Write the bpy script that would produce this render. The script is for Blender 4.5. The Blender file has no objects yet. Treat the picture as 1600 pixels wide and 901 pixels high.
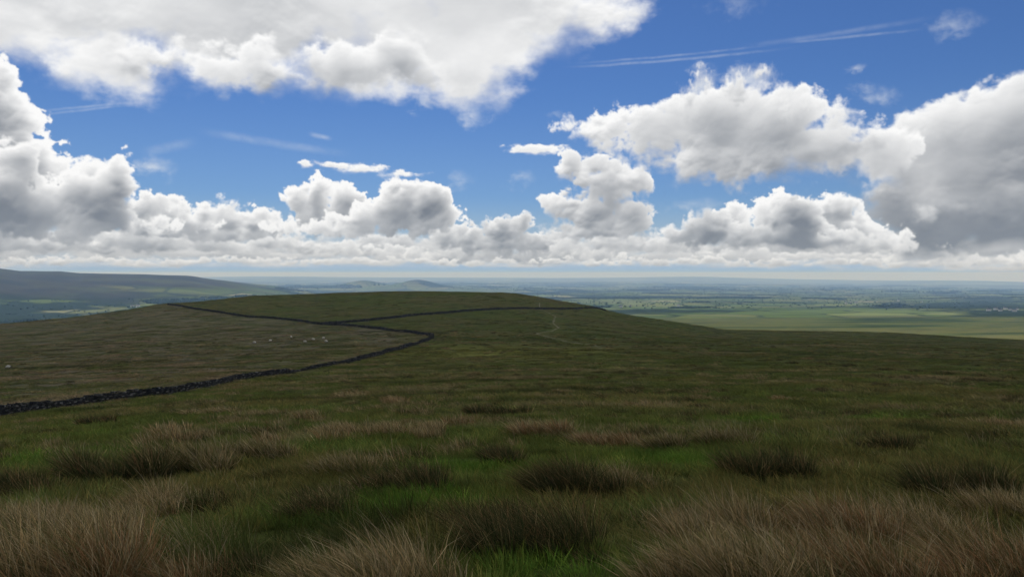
import bpy, bmesh, math, random
import numpy as np
from mathutils import Vector, noise as mnoise

scene = bpy.context.scene
col = scene.collection
R = math.radians

# ------------------------------------------------------------------ camera
F_PX, CX, CY, HOR = 1186.0, 800.0, 450.5, 427.0      # photo pixels: focal length, centre, eye level
PITCH = math.atan((CY - HOR) / F_PX)                  # camera looks this far below level
cam_data = bpy.data.cameras.new('camera')
cam = bpy.data.objects.new('camera', cam_data)
col.objects.link(cam)
cam_data.sensor_width = 36.0
cam_data.lens = 36.0 * F_PX / 1600.0
cam_data.clip_start = 0.1
cam_data.clip_end = 120000.0
cam.location = (0, 0, 0)                              # the eye is the origin; the ground is 1.65 m below
cam.rotation_euler = (math.pi / 2 - PITCH, 0, 0)
scene.camera = cam

# ------------------------------------------------------------------ light
SUN_AZ, SUN_EL = R(-14), R(52)                        # azimuth from straight ahead (+ right), elevation
sun_dir = Vector((math.sin(SUN_AZ) * math.cos(SUN_EL), math.cos(SUN_AZ) * math.cos(SUN_EL), math.sin(SUN_EL)))
sd = bpy.data.lights.new('sun', 'SUN')
sd.energy = 4.6
sd.angle = R(0.53)
sd.color = (1.0, 0.955, 0.89)
sun = bpy.data.objects.new('sun', sd)
sun.rotation_euler = (-sun_dir).to_track_quat('-Z', 'Y').to_euler()
col.objects.link(sun)
scene.view_settings.view_transform = 'Standard'
scene.view_settings.look = 'None'
scene.view_settings.gamma = 1.0
scene.view_settings.exposure = 0.0
scene.cycles.use_denoising = True
try:
    scene.cycles.denoiser = 'OPENIMAGEDENOISE'
    scene.cycles.denoising_prefilter = 'ACCURATE'
except Exception:
    pass
scene.cycles.max_bounces = 5
scene.cycles.diffuse_bounces = 3
scene.cycles.glossy_bounces = 1
scene.cycles.transmission_bounces = 2
scene.cycles.volume_bounces = 0
scene.cycles.transparent_max_bounces = 8
scene.cycles.sample_clamp_indirect = 4.0


# ------------------------------------------------------------------ node helper
class S:
    """A node socket with arithmetic, so that node graphs read as formulas."""
    def __init__(s, t, o): s.t, s.o = t, o
    def _m(s, op, *a):
        n = s.t.nodes.new('ShaderNodeMath'); n.operation = op
        for i, v in enumerate((s,) + a): put(s.t, v, n.inputs[i])
        return S(s.t, n.outputs[0])
    def __add__(s, b): return s._m('ADD', b)
    def __sub__(s, b): return s._m('SUBTRACT', b)
    def __rsub__(s, b): return (s * -1.0) + b
    def __mul__(s, b): return s._m('MULTIPLY', b)
    def __truediv__(s, b): return s._m('DIVIDE', b)
    __radd__ = __add__; __rmul__ = __mul__
    def max(s, b): return s._m('MAXIMUM', b)
    def min(s, b): return s._m('MINIMUM', b)
    def smax(s, b, d): return s._m('SMOOTH_MAX', b, d)
    def sqrt(s): return s._m('SQRT')
    def abs(s): return s._m('ABSOLUTE')
    def exp(s): return s._m('EXPONENT')
    def pow(s, p): return s._m('POWER', p)
    def lt(s, b): return s._m('LESS_THAN', b)
    def step(s, a, b, c=0.0, d=1.0, kind='SMOOTHSTEP'):
        n = s.t.nodes.new('ShaderNodeMapRange'); n.interpolation_type = kind
        for i, v in enumerate((s, a, b, c, d)): put(s.t, v, n.inputs[i])
        return S(s.t, n.outputs[0])

def put(t, v, inp):
    if isinstance(v, S): t.links.new(v.o, inp)
    else: inp.default_value = v

def vec(t, x, y, z=0.0):
    n = t.nodes.new('ShaderNodeCombineXYZ')
    for i, v in enumerate((x, y, z)): put(t, v, n.inputs[i])
    return S(t, n.outputs[0])

def sep(t, v):
    n = t.nodes.new('ShaderNodeSeparateXYZ'); put(t, v, n.inputs[0])
    return [S(t, o) for o in n.outputs]

def vscale(t, v, k, off=(0, 0, 0)):
    n = t.nodes.new('ShaderNodeVectorMath'); n.operation = 'MULTIPLY_ADD'
    put(t, v, n.inputs[0])
    n.inputs[1].default_value = k if isinstance(k, tuple) else (k, k, k)
    n.inputs[2].default_value = off
    return S(t, n.outputs[0])

def fbm(t, v, scale, detail=4.0, rough=0.5, dist=0.0, dim='3D', lac=2.0):
    n = t.nodes.new('ShaderNodeTexNoise'); n.noise_dimensions = dim
    put(t, v, n.inputs['Vector'])
    for k, x in (('Scale', scale), ('Detail', detail), ('Roughness', rough), ('Distortion', dist), ('Lacunarity', lac)):
        put(t, x, n.inputs[k])
    return S(t, n.outputs['Fac'])

def voro(t, v, scale, detail=0.0, rough=0.5, smooth=None, dim='2D', feature=None, out='Distance', rnd=1.0, metric=None):
    n = t.nodes.new('ShaderNodeTexVoronoi'); n.voronoi_dimensions = dim
    n.feature = feature or ('SMOOTH_F1' if smooth is not None else 'F1')
    if metric: n.distance = metric
    put(t, v, n.inputs['Vector'])
    for k, x in (('Scale', scale), ('Detail', detail), ('Roughness', rough), ('Randomness', rnd)):
        if k in n.inputs: put(t, x, n.inputs[k])
    if smooth is not None: n.inputs['Smoothness'].default_value = smooth
    return S(t, n.outputs[out])

def mix(t, fac, a, b, mode='MIX'):
    n = t.nodes.new('ShaderNodeMix'); n.data_type = 'RGBA'; n.blend_type = mode
    put(t, fac, n.inputs[0])
    for v, i in ((a, 6), (b, 7)):
        if isinstance(v, tuple) and len(v) == 3: v = v + (1.0,)
        put(t, v, n.inputs[i])
    return S(t, n.outputs[2])

def ramp(t, fac, stops, kind='LINEAR'):
    n = t.nodes.new('ShaderNodeValToRGB'); n.color_ramp.interpolation = kind
    e = n.color_ramp.elements
    while len(e) < len(stops): e.new(0.5)
    for q, (p, c) in zip(e, stops):
        q.position = p; q.color = c + (1.0,)
    put(t, fac, n.inputs[0])
    return S(t, n.outputs[0])


def pix_dir(px, py):
    """Unit direction of a photo pixel (x right, y ahead, z up), accepts arrays."""
    a = (np.asarray(px, float) - CX) / F_PX
    b = (CY - np.asarray(py, float)) / F_PX
    y = np.cos(PITCH) + b * np.sin(PITCH)
    z = -np.sin(PITCH) + b * np.cos(PITCH)
    v = np.stack(np.broadcast_arrays(a, y, z), -1)
    return v / np.linalg.norm(v, axis=-1, keepdims=True)

def pix_ang(px, py):
    d = pix_dir(px, py)
    return np.arctan2(d[..., 0], d[..., 1]), np.arcsin(d[..., 2])

# ------------------------------------------------------------------ sky
WISPS = [(1100, 130, 30, 34, .75), (1170, 125, 44, 32, .75), (1370, 152, 36, 24, .5), (1340, 105, 18, 9, .45), (810, 275, 36, 22, .5), (715, 280, 34, 18, .4),
         (1490, 40, 48, 22, .35), (740, 180, 40, 24, .5), (660, 160, 26, 20, .5), (1150, 10, 60, 24, .25), (1080, 320, 70, 14, .35), (245, 262, 40, 22, .7), (870, 178, 18, 10, .2)]
TRAILS = [(870, 106, 1260, 72, 1.5, .34), (880, 100, 1240, 66, 1.3, .26), (1150, 74, 1480, 24, 2.6, .20), (1200, 69, 1460, 44, 1.4, .28), (40, 175, 235, 158, 1.3, .34), (50, 181, 220, 162, 1.2, .32), (300, 203, 560, 243, 4.5, .26),
          (215, 240, 315, 219, 5.0, .22), (480, 208, 522, 218, 2.6, .5)]

# ------------------------------------------------------------------ clouds: a map of bearing and elevation, worked out here
AZ0, AZ1, EL0, EL1, STEP = -44.0, 44.0, -2.0, 31.0, 0.05       # degrees
MW, MH = int(round((AZ1 - AZ0) / STEP)), int(round((EL1 - EL0) / STEP))
PXR = 1.0 / F_PX                                               # radians in one photo pixel, near the middle

def _hash(ix, iy, seed):
    h = (ix.astype(np.int64) * 374761393 + iy.astype(np.int64) * 668265263 + seed * 974634777) & 0xffffffff
    h = ((h ^ (h >> 13)) * 1274126177) & 0xffffffff
    h = ((h ^ (h >> 16)) * 2246822519) & 0xffffffff
    return ((h ^ (h >> 15)) & 0xffffff).astype(np.float32) / np.float32(0x1000000)

def vnoise(x, y, seed):
    """Gradient noise in -1..1."""
    ix, iy = np.floor(x), np.floor(y)
    fx, fy = (x - ix).astype(np.float32), (y - iy).astype(np.float32)
    ix, iy = ix.astype(np.int64), iy.astype(np.int64)
    ux, uy = fx * fx * fx * (fx * (fx * 6 - 15) + 10), fy * fy * fy * (fy * (fy * 6 - 15) + 10)
    def g(i, j):
        a = _hash(ix + i, iy + j, seed) * np.float32(2 * math.pi)
        return np.cos(a) * (fx - i) + np.sin(a) * (fy - j)
    a, b, c, d = g(0, 0), g(1, 0), g(0, 1), g(1, 1)
    return ((a + (b - a) * ux) * (1 - uy) + (c + (d - c) * ux) * uy) * np.float32(1.5)

def fnoise(x, y, octaves, seed, gain=.5, lac=2.03):
    s, a, n = 0.0, 1.0, 0.0
    for o in range(octaves):
        s = s + a * vnoise(x, y, seed + o * 17); n += a
        a *= gain; x = x * lac + 5.2; y = y * lac + 1.3
    return s / n

def puff(x, y, seed):
    """Rounded domes packed side by side: 1 at a dome's top, 0 in the creases."""
    ix, iy = np.floor(x), np.floor(y)
    fx, fy = (x - ix).astype(np.float32), (y - iy).astype(np.float32)
    ix, iy = ix.astype(np.int64), iy.astype(np.int64)
    best = np.full(x.shape, 9.0, np.float32)
    for i in (-1, 0, 1):
        for j in (-1, 0, 1):
            dx = i + _hash(ix + i, iy + j, seed) - fx; dy = j + _hash(ix + i, iy + j, seed + 91) - fy
            best = np.minimum(best, dx * dx + dy * dy)
    return 1.0 - np.minimum(best, 1.0)

def sstep(x, a, b):
    u = np.clip((x - a) / (b - a), 0, 1); return u * u * (3 - 2 * u)

def blur(a, r):
    """Three box blurs, r in map cells."""
    r = int(r)
    if r < 1: return a
    for ax in (0, 1):
        for _ in range(3):
            p = np.pad(a, [(r + 1, r) if k == ax else (0, 0) for k in (0, 1)], mode='edge').cumsum(axis=ax, dtype=np.float64)
            n = 2 * r + 1
            a = ((p[n:] - p[:-n]) if ax == 0 else (p[:, n:] - p[:, :-n])) / n
            a = a.astype(np.float32)
    return a

# each bank, farthest first: size of its lobes and softness of its edge in photo px, optical depth, raggedness, light on it, flatness,
# and the masses it is made of: (x, y, half width, height above the widest line, depth below it)
BANKS = [
    dict(lobe=30, soft=9, deep=.8, rag=.9, lit=.78, squash=1.9, pw=.7, blobs=[(x, 392, 110, 20 + (x * 7 % 13), 22) for x in range(-100, 1700, 120)]),
    # strata along the horizon
    dict(lobe=20, soft=10, deep=.9, rag=.9, lit=.80, squash=4.5, pw=.4, blobs=[(-120, 414, 260, 16, 8), (90, 412, 230, 14, 8), (330, 415, 210, 12, 7), (560, 412, 200, 13, 8), (800, 414, 190, 12, 7), (1060, 415, 190, 12, 7), (1300, 417, 190, 12, 7), (1540, 419, 180, 12, 7), (1800, 414, 240, 20, 8)]),
    dict(lobe=20, soft=8, deep=1.0, rag=.9, lit=.74, squash=3.6, pw=.5, blobs=[(-60, 400, 200, 18, 9), (130, 402, 160, 13, 7), (330, 399, 120, 15, 8), (470, 404, 130, 13, 7), (640, 402, 110, 14, 8), (1130, 408, 150, 12, 7), (1330, 409, 170, 12, 6), (1540, 410, 160, 12, 7), (1000, 404, 120, 14, 7)]),
    dict(lobe=19, soft=4, deep=1.0, rag=1.0, lit=.92, squash=1.25, blobs=[(700, 374, 30, 22, 14), (735, 372, 26, 22, 16), (790, 362, 42, 26, 18), (818, 346, 16, 16, 16), (770, 384, 80, 16, 12), (845, 380, 46, 22, 14), (700, 404, 40, 14, 8), (735, 408, 36, 14, 6), (790, 406, 44, 16, 8), (840, 409, 40, 12, 6), (890, 402, 50, 16, 9), (940, 404, 40, 16, 8), (620, 396, 60, 12, 8), (550, 392, 60, 12, 8)]),
    dict(lobe=22, soft=5, deep=1.1, rag=1.0, lit=.9, squash=1.5, blobs=[(230, 382, 70, 26, 12), (330, 384, 70, 20, 10), (420, 386, 80, 16, 9), (60, 386, 150, 18, 10), (-80, 380, 120, 34, 14), (500, 390, 60, 12, 8)]),
    dict(lobe=20, soft=6, deep=.7, rag=.9, lit=.84, squash=1.6, pw=.8, blobs=[(960, 384, 70, 18, 14), (1040, 386, 60, 16, 12), (900, 388, 50, 14, 12), (1150, 397, 110, 9, 6), (1270, 400, 110, 8, 5)]),
    dict(lobe=24, soft=4, deep=.7, rag=1.0, lit=1.0, squash=1.1, blobs=[(1432, 392, 40, 20, 16), (1400, 404, 30, 8, 6), (1518, 408, 30, 8, 5), (1585, 405, 24, 6, 4)]),
    dict(lobe=13, soft=4, deep=1.2, rag=1.0, lit=.92, squash=1.6, blobs=[(x, 409 + (x * 7 % 5) + max(0, x - 1100) * .008, 22 + x * 13 % 17, 7 + x * 5 % 5, 4) for x in range(-60, 1660, 47)]),
    # grey curtain at the right, behind the lower cumulus
    dict(lobe=70, soft=20, deep=1.5, rag=.6, lit=.42, squash=1.3, pw=.3, blobs=[(1570, 340, 200, 80, 72), (1440, 335, 84, 76, 62), (1700, 340, 220, 110, 60), (1400, 310, 54, 44, 50)]),
    dict(lobe=30, soft=16, deep=.35, rag=.7, lit=.66, squash=1.1, pw=.4, blobs=[(1442, 340, 24, 22, 20)]),
    # line from the left bank to the middle
    dict(lobe=30, soft=5, deep=1.15, rag=1.1, lit=1.0, squash=1.1, blobs=[(245, 342, 44, 36, 28), (290, 350, 40, 32, 24), (318, 334, 16, 18, 20), (356, 342, 30, 26, 26), (400, 350, 34, 26, 22), (430, 356, 20, 18, 18), (340, 364, 110, 18, 14)]),
    # double-headed cumulus
    dict(lobe=36, soft=4, deep=1.5, rag=1.0, lit=1.05, squash=1.0, blobs=[(460, 318, 22, 18, 22), (494, 302, 20, 24, 40), (540, 315, 34, 26, 30), (500, 336, 44, 26, 32)]),
    dict(lobe=36, soft=4, deep=1.5, rag=1.0, lit=1.05, squash=1.0, blobs=[(630, 304, 28, 26, 40), (672, 318, 38, 28, 38), (600, 330, 50, 22, 34), (560, 346, 60, 16, 22), (640, 342, 70, 30, 28), (540, 358, 90, 12, 14)]),
    # column right of centre
    dict(lobe=34, soft=8, deep=.85, rag=1.05, lit=.9, squash=1.1, blobs=[(920, 330, 62, 34, 30), (950, 290, 48, 34, 40), (895, 254, 26, 18, 22), (930, 262, 40, 20, 20), (990, 340, 36, 28, 26), (940, 360, 80, 22, 20), (990, 282, 30, 26, 30), (868, 322, 26, 20, 18)]),
    # lower cumulus in front of the curtain
    dict(lobe=30, soft=4, deep=.95, rag=1.05, lit=1.06, squash=1.0, blobs=[(1218, 336, 38, 34, 40), (1300, 336, 34, 30, 36), (1330, 358, 34, 26, 26), (1375, 374, 30, 16, 16), (1402, 368, 12, 12, 16), (1145, 342, 24, 22, 30)]),
    dict(lobe=34, soft=7, deep=2.3, rag=.9, lit=.86, squash=1.1, pw=.8, blobs=[(1110, 362, 40, 36, 26), (1075, 374, 44, 20, 14), (1250, 342, 34, 36, 44), (1160, 374, 60, 22, 16), (1215, 372, 34, 22, 18), (1290, 380, 80, 20, 13), (1360, 390, 60, 12, 8)]),
    # right edge, high
    dict(lobe=80, soft=12, deep=1.05, rag=.8, lit=.88, squash=1.2, pw=.8, blobs=[(1490, 215, 84, 40, 70), (1590, 200, 110, 60, 90), (1430, 225, 44, 36, 60), (1720, 220, 180, 110, 100), (1560, 260, 140, 44, 50), (1470, 275, 60, 30, 34)]),
    # great bank right of centre
    dict(lobe=56, soft=9, deep=.72, rag=1.05, lit=.92, squash=1.15, pw=.9, blobs=[(960, 206, 70, 30, 26), (1040, 196, 80, 40, 50), (1130, 186, 90, 46, 80), (1220, 200, 80, 50, 72), (1300, 220, 66, 46, 48), (1375, 240, 56, 40, 46), (1160, 240, 160, 34, 42), (1010, 225, 70, 26, 26)]),
    dict(lobe=56, soft=34, deep=2.6, rag=.6, lit=.75, squash=1.3, pw=.35, blobs=[(1340, 250, 84, 42, 40), (1410, 275, 60, 30, 40), (1260, 252, 90, 34, 30), (1180, 258, 90, 22, 24)]),
    # streaks
    dict(lobe=16, soft=4, deep=.2, rag=.7, lit=.92, squash=2.2, pw=.6, blobs=[(836, 233, 52, 9, 9), (522, 260, 32, 7, 6), (570, 265, 42, 8, 6), (625, 273, 40, 7, 6), (478, 257, 10, 6, 6)]),
    # towering bank at the left
    dict(lobe=50, soft=6, deep=1.3, rag=1.0, lit=1.08, squash=1.0, blobs=[(-60, 230, 90, 110, 130), (-6, 160, 18, 48, 70), (4, 205, 36, 46, 60), (36, 250, 44, 46, 80), (80, 285, 52, 42, 62), (120, 290, 50, 34, 58), (-180, 250, 150, 170, 130)]),
    dict(lobe=44, soft=7, deep=1.9, rag=.95, lit=1.0, squash=1.1, blobs=[(186, 292, 26, 38, 52), (150, 312, 50, 36, 46), (60, 330, 90, 36, 28), (-60, 320, 120, 60, 40), (30, 250, 30, 30, 40), (120, 345, 100, 22, 18), (20, 352, 180, 20, 12)]),
    # high sheet across the top, going on overhead
    dict(lobe=80, soft=34, deep=.42, rag=.8, lit=1.0, squash=1.5, sheet=True, pw=.28, blobs=[(-80, -60, 260, 160, 130), (130, -60, 200, 160, 130), (330, -60, 230, 160, 165), (560, -60, 240, 170, 190), (740, -60, 190, 160, 200), (190, 80, 90, 70, 66), (120, 108, 50, 38, 38), (30, 70, 56, 20, 20), (430, 70, 130, 70, 70), (580, 70, 120, 70, 80), (745, 80, 74, 120, 104), (840, 0, 150, 90, 96), (930, -30, 110, 60, 50), (420, -250, 900, 170, 180)]),
    dict(lobe=50, soft=16, deep=.75, rag=1.1, lit=1.02, squash=1.3, pw=.75, blobs=[(345, 116, 50, 28, 26), (430, 106, 90, 42, 40), (540, 108, 100, 42, 42), (630, 98, 66, 56, 52), (665, 118, 34, 38, 36), (480, 120, 120, 26, 26)]),
    dict(lobe=50, soft=24, deep=.5, rag=1.1, lit=.98, squash=1.1, pw=.5, blobs=[(200, 100, 72, 44, 44), (115, 108, 40, 26, 28), (160, 120, 56, 26, 26), (250, 100, 50, 30, 34)]),
    # torn spikes on the great bank
    dict(lobe=24, soft=14, deep=.25, rag=1.2, lit=.86, squash=.6, pw=.5, blobs=[(1095, 128, 18, 26, 50), (1075, 160, 22, 30, 40), (1150, 140, 26, 30, 40), (1190, 116, 30, 13, 22), (1240, 165, 22, 22, 30)]),
]

def cloud_map():
    azd = AZ0 + (np.arange(MW) + .5) * STEP
    eld = EL0 + (np.arange(MH) + .5) * STEP
    A, E = np.meshgrid(np.radians(azd), np.radians(eld))
    A, E = A.astype(np.float32), E.astype(np.float32)
    rgb = np.zeros((MH, MW, 3), np.float32); alp = np.zeros((MH, MW), np.float32)
    cell = math.radians(STEP)
    # pale air low down, behind everything
    alp[:] = .92 * (1 - sstep(np.degrees(E), .8, 6.0)) + .10 * (1 - sstep(np.degrees(E), 5.0, 14.0))
    lowk = sstep(np.degrees(E), .2, 1.3)[..., None]
    rgb[:] = (np.array((.33, .49, .72), np.float32) * (1 - lowk) + np.array((.40, .515, .635), np.float32) * lowk) * alp[..., None]
    for li, L in enumerate(BANKS):
        lo = L['lobe'] * PXR; sd_ = 101 * (li + 1)
        cs = [tuple(map(float, pix_ang(b[0], b[1]))) + (b[2] * PXR, b[3] * PXR, b[4] * PXR) for b in L['blobs']]
        pad = lo * 2
        c0 = max(0, int((min(c[0] - c[2] for c in cs) - pad - math.radians(AZ0)) / cell)); c1 = min(MW, int((max(c[0] + c[2] for c in cs) + pad - math.radians(AZ0)) / cell) + 1)
        r0 = max(0, int((min(c[1] - c[4] for c in cs) - pad - math.radians(EL0)) / cell)); r1 = min(MH, int((max(c[1] + c[3] for c in cs) + pad - math.radians(EL0)) / cell) + 1)
        a, e = A[r0:r1, c0:c1], E[r0:r1, c0:c1]
        sx, sy = a / (lo * L['squash']), e / lo
        # slow warp, so that outlines wander
        w1, w2 = fnoise(sx * .5, sy * .5, 4, sd_), fnoise(sx * .5 + 9, sy * .5 + 4, 4, sd_ + 5)
        aw, ew = a + w1 * lo * .45 * L['squash'], e + w2 * lo * .35
        q = np.full(a.shape, -1.0, np.float32); dn = np.zeros(a.shape, np.float32)
        for (cx, cy, rx, ru, rd) in cs:
            de = ew - cy
            dy = np.where(de > 0, de / ru, -de / rd)
            v = (1 - np.sqrt(((aw - cx) / rx) ** 2 + dy ** 2)) * min(rx, .5 * (ru + rd)) 
            dn = np.where(v > q, np.clip(-de / rd, 0, 1), dn)
            h = np.clip(.5 + .5 * (q - v) / (lo * .25), 0, 1)
            q = v + (q - v) * h + lo * .25 * h * (1 - h)
        # lobes on lobes
        px_, py_ = sx + w2 * .5, sy + w1 * .5
        b = np.zeros_like(q); amp, fr, tot = 1.0, 1.15, 0.0
        lobes = []
        for o in range(5):
            pf = puff(px_ * fr + o * 3.1, py_ * fr - o * 1.7, sd_ + 7 * o)
            lobes.append(pf); b += amp * pf; tot += amp; amp *= .52; fr *= 2.05
        b = b / tot
        fine = fnoise(sx * 2.2, sy * 2.2, 6, sd_ + 50, .6)
        d = q + lo * L['rag'] * (L.get('pw', 1.0) * (b - .68) + fine * (.34 + .2 * (1 - L.get('pw', 1.0))))
        torn = fnoise(sx * .7 + 3, sy * .7, 4, sd_ + 70)
        soft = L['soft'] * (.7 if L['soft'] < 9 else 1.0) * PXR * (.6 + 1.6 * sstep(torn, -.2, .6))
        soft = soft * (1 + (.4 if L.get('sheet') else 1.8) * blur(dn, max(1, lo / cell * .12)))
        al = sstep(d, 0, soft * 1.6)
        # depth of cloud towards the sun: light comes from above, slightly from the left, and fades downwards
        mass = np.clip(d / lo, 0, 1.2) * al
        run = np.zeros_like(mass); acc = np.zeros(mass.shape[1], np.float32)
        keep = math.exp(-cell / (lo * 1.5))
        for r in range(mass.shape[0] - 1, -1, -1):
            acc = acc * keep + mass[r] * (cell / lo)
            run[r] = acc
        run = blur(run, max(1, lo / cell * .10))
        # relief of the lobes, lit from above
        hmap = blur(np.clip(d, 0, lo * 1.4), 1) + lo * .30 * (lobes[0] + .52 * lobes[1] + .28 * lobes[2] + .12 * lobes[3])
        gy, gx = np.gradient(hmap, cell)
        rel = np.clip((-gy * .9 + gx * .22) * .55, -1, 1)
        rel = .35 * rel + .65 * blur(rel, max(1, lo / cell * .08))
        rel = rel * (.25 + .75 * sstep(fnoise(sx * .6 - 5, sy * .6, 3, sd_ + 33), -.25, .4))
        rel = rel * (.3 + .7 * L.get('pw', 1.0))
        cov = blur(al, max(1, lo / cell * .25))
        tau = .85 * L['deep'] * (run * 1.55 + .35 * np.clip(d / lo, 0, 1) ** 1.2)
        big = fnoise(sx * .42 + 7, sy * .6, 3, sd_ + 90)
        tau = np.maximum(tau * (1 + .55 * big), 0)
        if L.get('sheet'):
            tau = L['deep'] * (.55 + .9 * np.clip(big * 1.3 + .1, -.4, 1) + .25 * fine) * sstep(d, 0, lo * .9)
        lum = L['lit'] * (.92 * np.exp(-tau * 1.0)) + .36 * rel * (.3 + .7 * np.exp(-tau)) + .03 * fine
        lum = np.clip(lum + .05 + .09 * (1 - sstep(d / lo, .05, .40)) * np.exp(-run * 2.2) * L['lit'], .12, .97)
        u = ((lum - .12) / .8)[..., None]
        c = np.array((.185, .212, .255), np.float32) * (1 - u) + np.array((.93, .935, .94), np.float32) * u
        # air between: low banks are far and take its colour
        dist = np.clip(1 - (e / math.radians(5.5)), 0, 1)[..., None] * .30
        c = c * (1 - dist) + np.array((.50, .57, .64), np.float32) * dist
        R_, Al = rgb[r0:r1, c0:c1], alp[r0:r1, c0:c1]
        R_[...] = R_ * (1 - al[..., None]) + c * al[..., None]
        Al[...] = Al * (1 - al) + al
    # torn wisps and high streaks
    wn = fnoise(A * 22, E * 34, 7, 777, .62)
    wf = fnoise(A * 60 + wn * 1.5, E * 60, 5, 779, .6)
    veil = np.zeros_like(alp)
    for (cx, cy, rx, ry, am) in WISPS:
        ca, ce = map(float, pix_ang(cx, cy))
        q = 1 - np.sqrt(((A + wn * .02 - ca) / (rx * PXR)) ** 2 + ((E + wf * .006 - ce) / (ry * PXR)) ** 2)
        veil = np.maximum(veil, am * sstep(q + wn * 1.1 + wf * .5, .15, 1.5))
    for (x0, y0, x1, y1, wd, am) in TRAILS:
        (a0, e0), (a1, e1) = [tuple(map(float, pix_ang(*q))) for q in ((x0, y0), (x1, y1))]
        Ln = math.hypot(a1 - a0, e1 - e0); ux, uy = (a1 - a0) / Ln, (e1 - e0) / Ln
        s = ((A - a0) * ux + (E - e0) * uy) / Ln
        n = np.abs((A - a0) * -uy + (E - e0) * ux + wn * .0012)
        q = (1 - sstep(n, 0, wd * 2 * PXR)) * sstep(s, 0, .3) * (1 - sstep(s, .6, 1)) * am * (.75 + .8 * wf) * .7
        veil = np.maximum(veil, np.clip(q, 0, 1))
    v = veil * (1 - alp)
    tot = np.clip(alp + v, 0, 1)
    out = np.zeros((MH, MW, 4), np.float32)
    out[..., :3] = (rgb + np.array((.80, .84, .88), np.float32) * v[..., None]) / np.maximum(tot, 1e-4)[..., None]
    out[..., 3] = tot
    return out

SKY_K = 0.06
def build_world():
    w = bpy.data.worlds.new('World'); scene.world = w; w.use_nodes = True
    t = w.node_tree; t.nodes.clear()
    out = t.nodes.new('ShaderNodeOutputWorld'); bg = t.nodes.new('ShaderNodeBackground')
    sky = t.nodes.new('ShaderNodeTexSky'); sky.sky_type = 'NISHITA'; sky.sun_disc = False
    sky.sun_elevation = SUN_EL; sky.sun_rotation = SUN_AZ
    sky.altitude = 400; sky.air_density = 1.0; sky.dust_density = 0.15; sky.ozone_density = 1.6
    img = bpy.data.images.new('clouds', MW, MH, alpha=True, float_buffer=True, is_data=True)
    img.alpha_mode = 'CHANNEL_PACKED'
    m = cloud_map(); m[..., :3] /= SKY_K
    img.pixels.foreach_set(m.ravel()); img.update()
    geo = t.nodes.new('ShaderNodeTexCoord')
    D = S(t, geo.outputs['Generated'])
    x, y, z = sep(t, D)
    az = x._m('ARCTAN2', y); el = z._m('ARCSINE')
    u = (az * (180 / math.pi) - AZ0) / (AZ1 - AZ0)
    v = (el * (180 / math.pi) - EL0) / (EL1 - EL0)
    tx = t.nodes.new('ShaderNodeTexImage'); tx.image = img; tx.extension = 'EXTEND'; tx.interpolation = 'Cubic'
    put(t, vec(t, u, v), tx.inputs[0])
    crgb, ca = S(t, tx.outputs[0]), S(t, tx.outputs[1])
    # round the rest of the horizon and overhead the same broken cumulus goes on
    n1 = fbm(t, vscale(t, D, (1, 1, 1.6)), 3.2, 5.0, .55)
    n2 = fbm(t, vscale(t, D, (1, 1, 1.6), (.0, .0, .06)), 3.2, 4.0, .55)
    ga = n1.step(.415, .50)
    gl = ((n2 - .45) * -7.0).exp().min(1.0)
    grgb = mix(t, gl.step(.2, 1.0, 0, 1, 'LINEAR'), tuple(c / SKY_K for c in (.27, .29, .33)), tuple(c / SKY_K for c in (.86, .87, .88)))
    here = az.abs().step(.60, .76, 1.0, 0.0) * el.step(.42, .53, 1.0, 0.0)
    a = ga + (ca - ga) * here
    blue = mix(t, 1.0, S(t, sky.outputs[0]), (.49, .745, 1.18), 'MULTIPLY')      # the phone's rendering of blue
    c = mix(t, a, blue, mix(t, here, grgb, crgb))
    put(t, c, bg.inputs[0]); bg.inputs[1].default_value = SKY_K
    t.links.new(bg.outputs[0], out.inputs[0])
    w.cycles.sampling_method = 'MANUAL'; w.cycles.sample_map_resolution = 1024
build_world()

# ------------------------------------------------------------------ lie of the land
def pchip(xk, Y, x):
    """Monotone cubic through Y (knots first), evaluated at x; returns (len(x),) + Y.shape[1:]."""
    xk = np.asarray(xk, float); Y = np.asarray(Y, float); x = np.asarray(x, float)
    h = np.diff(xk).reshape((-1,) + (1,) * (Y.ndim - 1)); dl = np.diff(Y, axis=0) / h
    m = np.zeros_like(Y)
    w1, w2 = 2 * h[1:] + h[:-1], h[1:] + 2 * h[:-1]
    ok = dl[1:] * dl[:-1] > 0
    with np.errstate(all='ignore'):
        hm = (w1 + w2) / (w1 / dl[:-1] + w2 / dl[1:])
    m[1:-1] = np.where(ok, hm, 0); m[0], m[-1] = dl[0], dl[-1]
    i = np.clip(np.searchsorted(xk, x) - 1, 0, len(xk) - 2)
    hh = (xk[i + 1] - xk[i]).reshape((-1,) + (1,) * (Y.ndim - 1))
    u = ((x - xk[i]).reshape(hh.shape)) / hh
    return (Y[i] * (2 * u ** 3 - 3 * u ** 2 + 1) + hh * m[i] * (u ** 3 - 2 * u ** 2 + u) + Y[i + 1] * (-2 * u ** 3 + 3 * u ** 2) + hh * m[i + 1] * (u ** 3 - u ** 2))

def lin(x, xs, ys): return np.interp(x, xs, ys)

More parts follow.
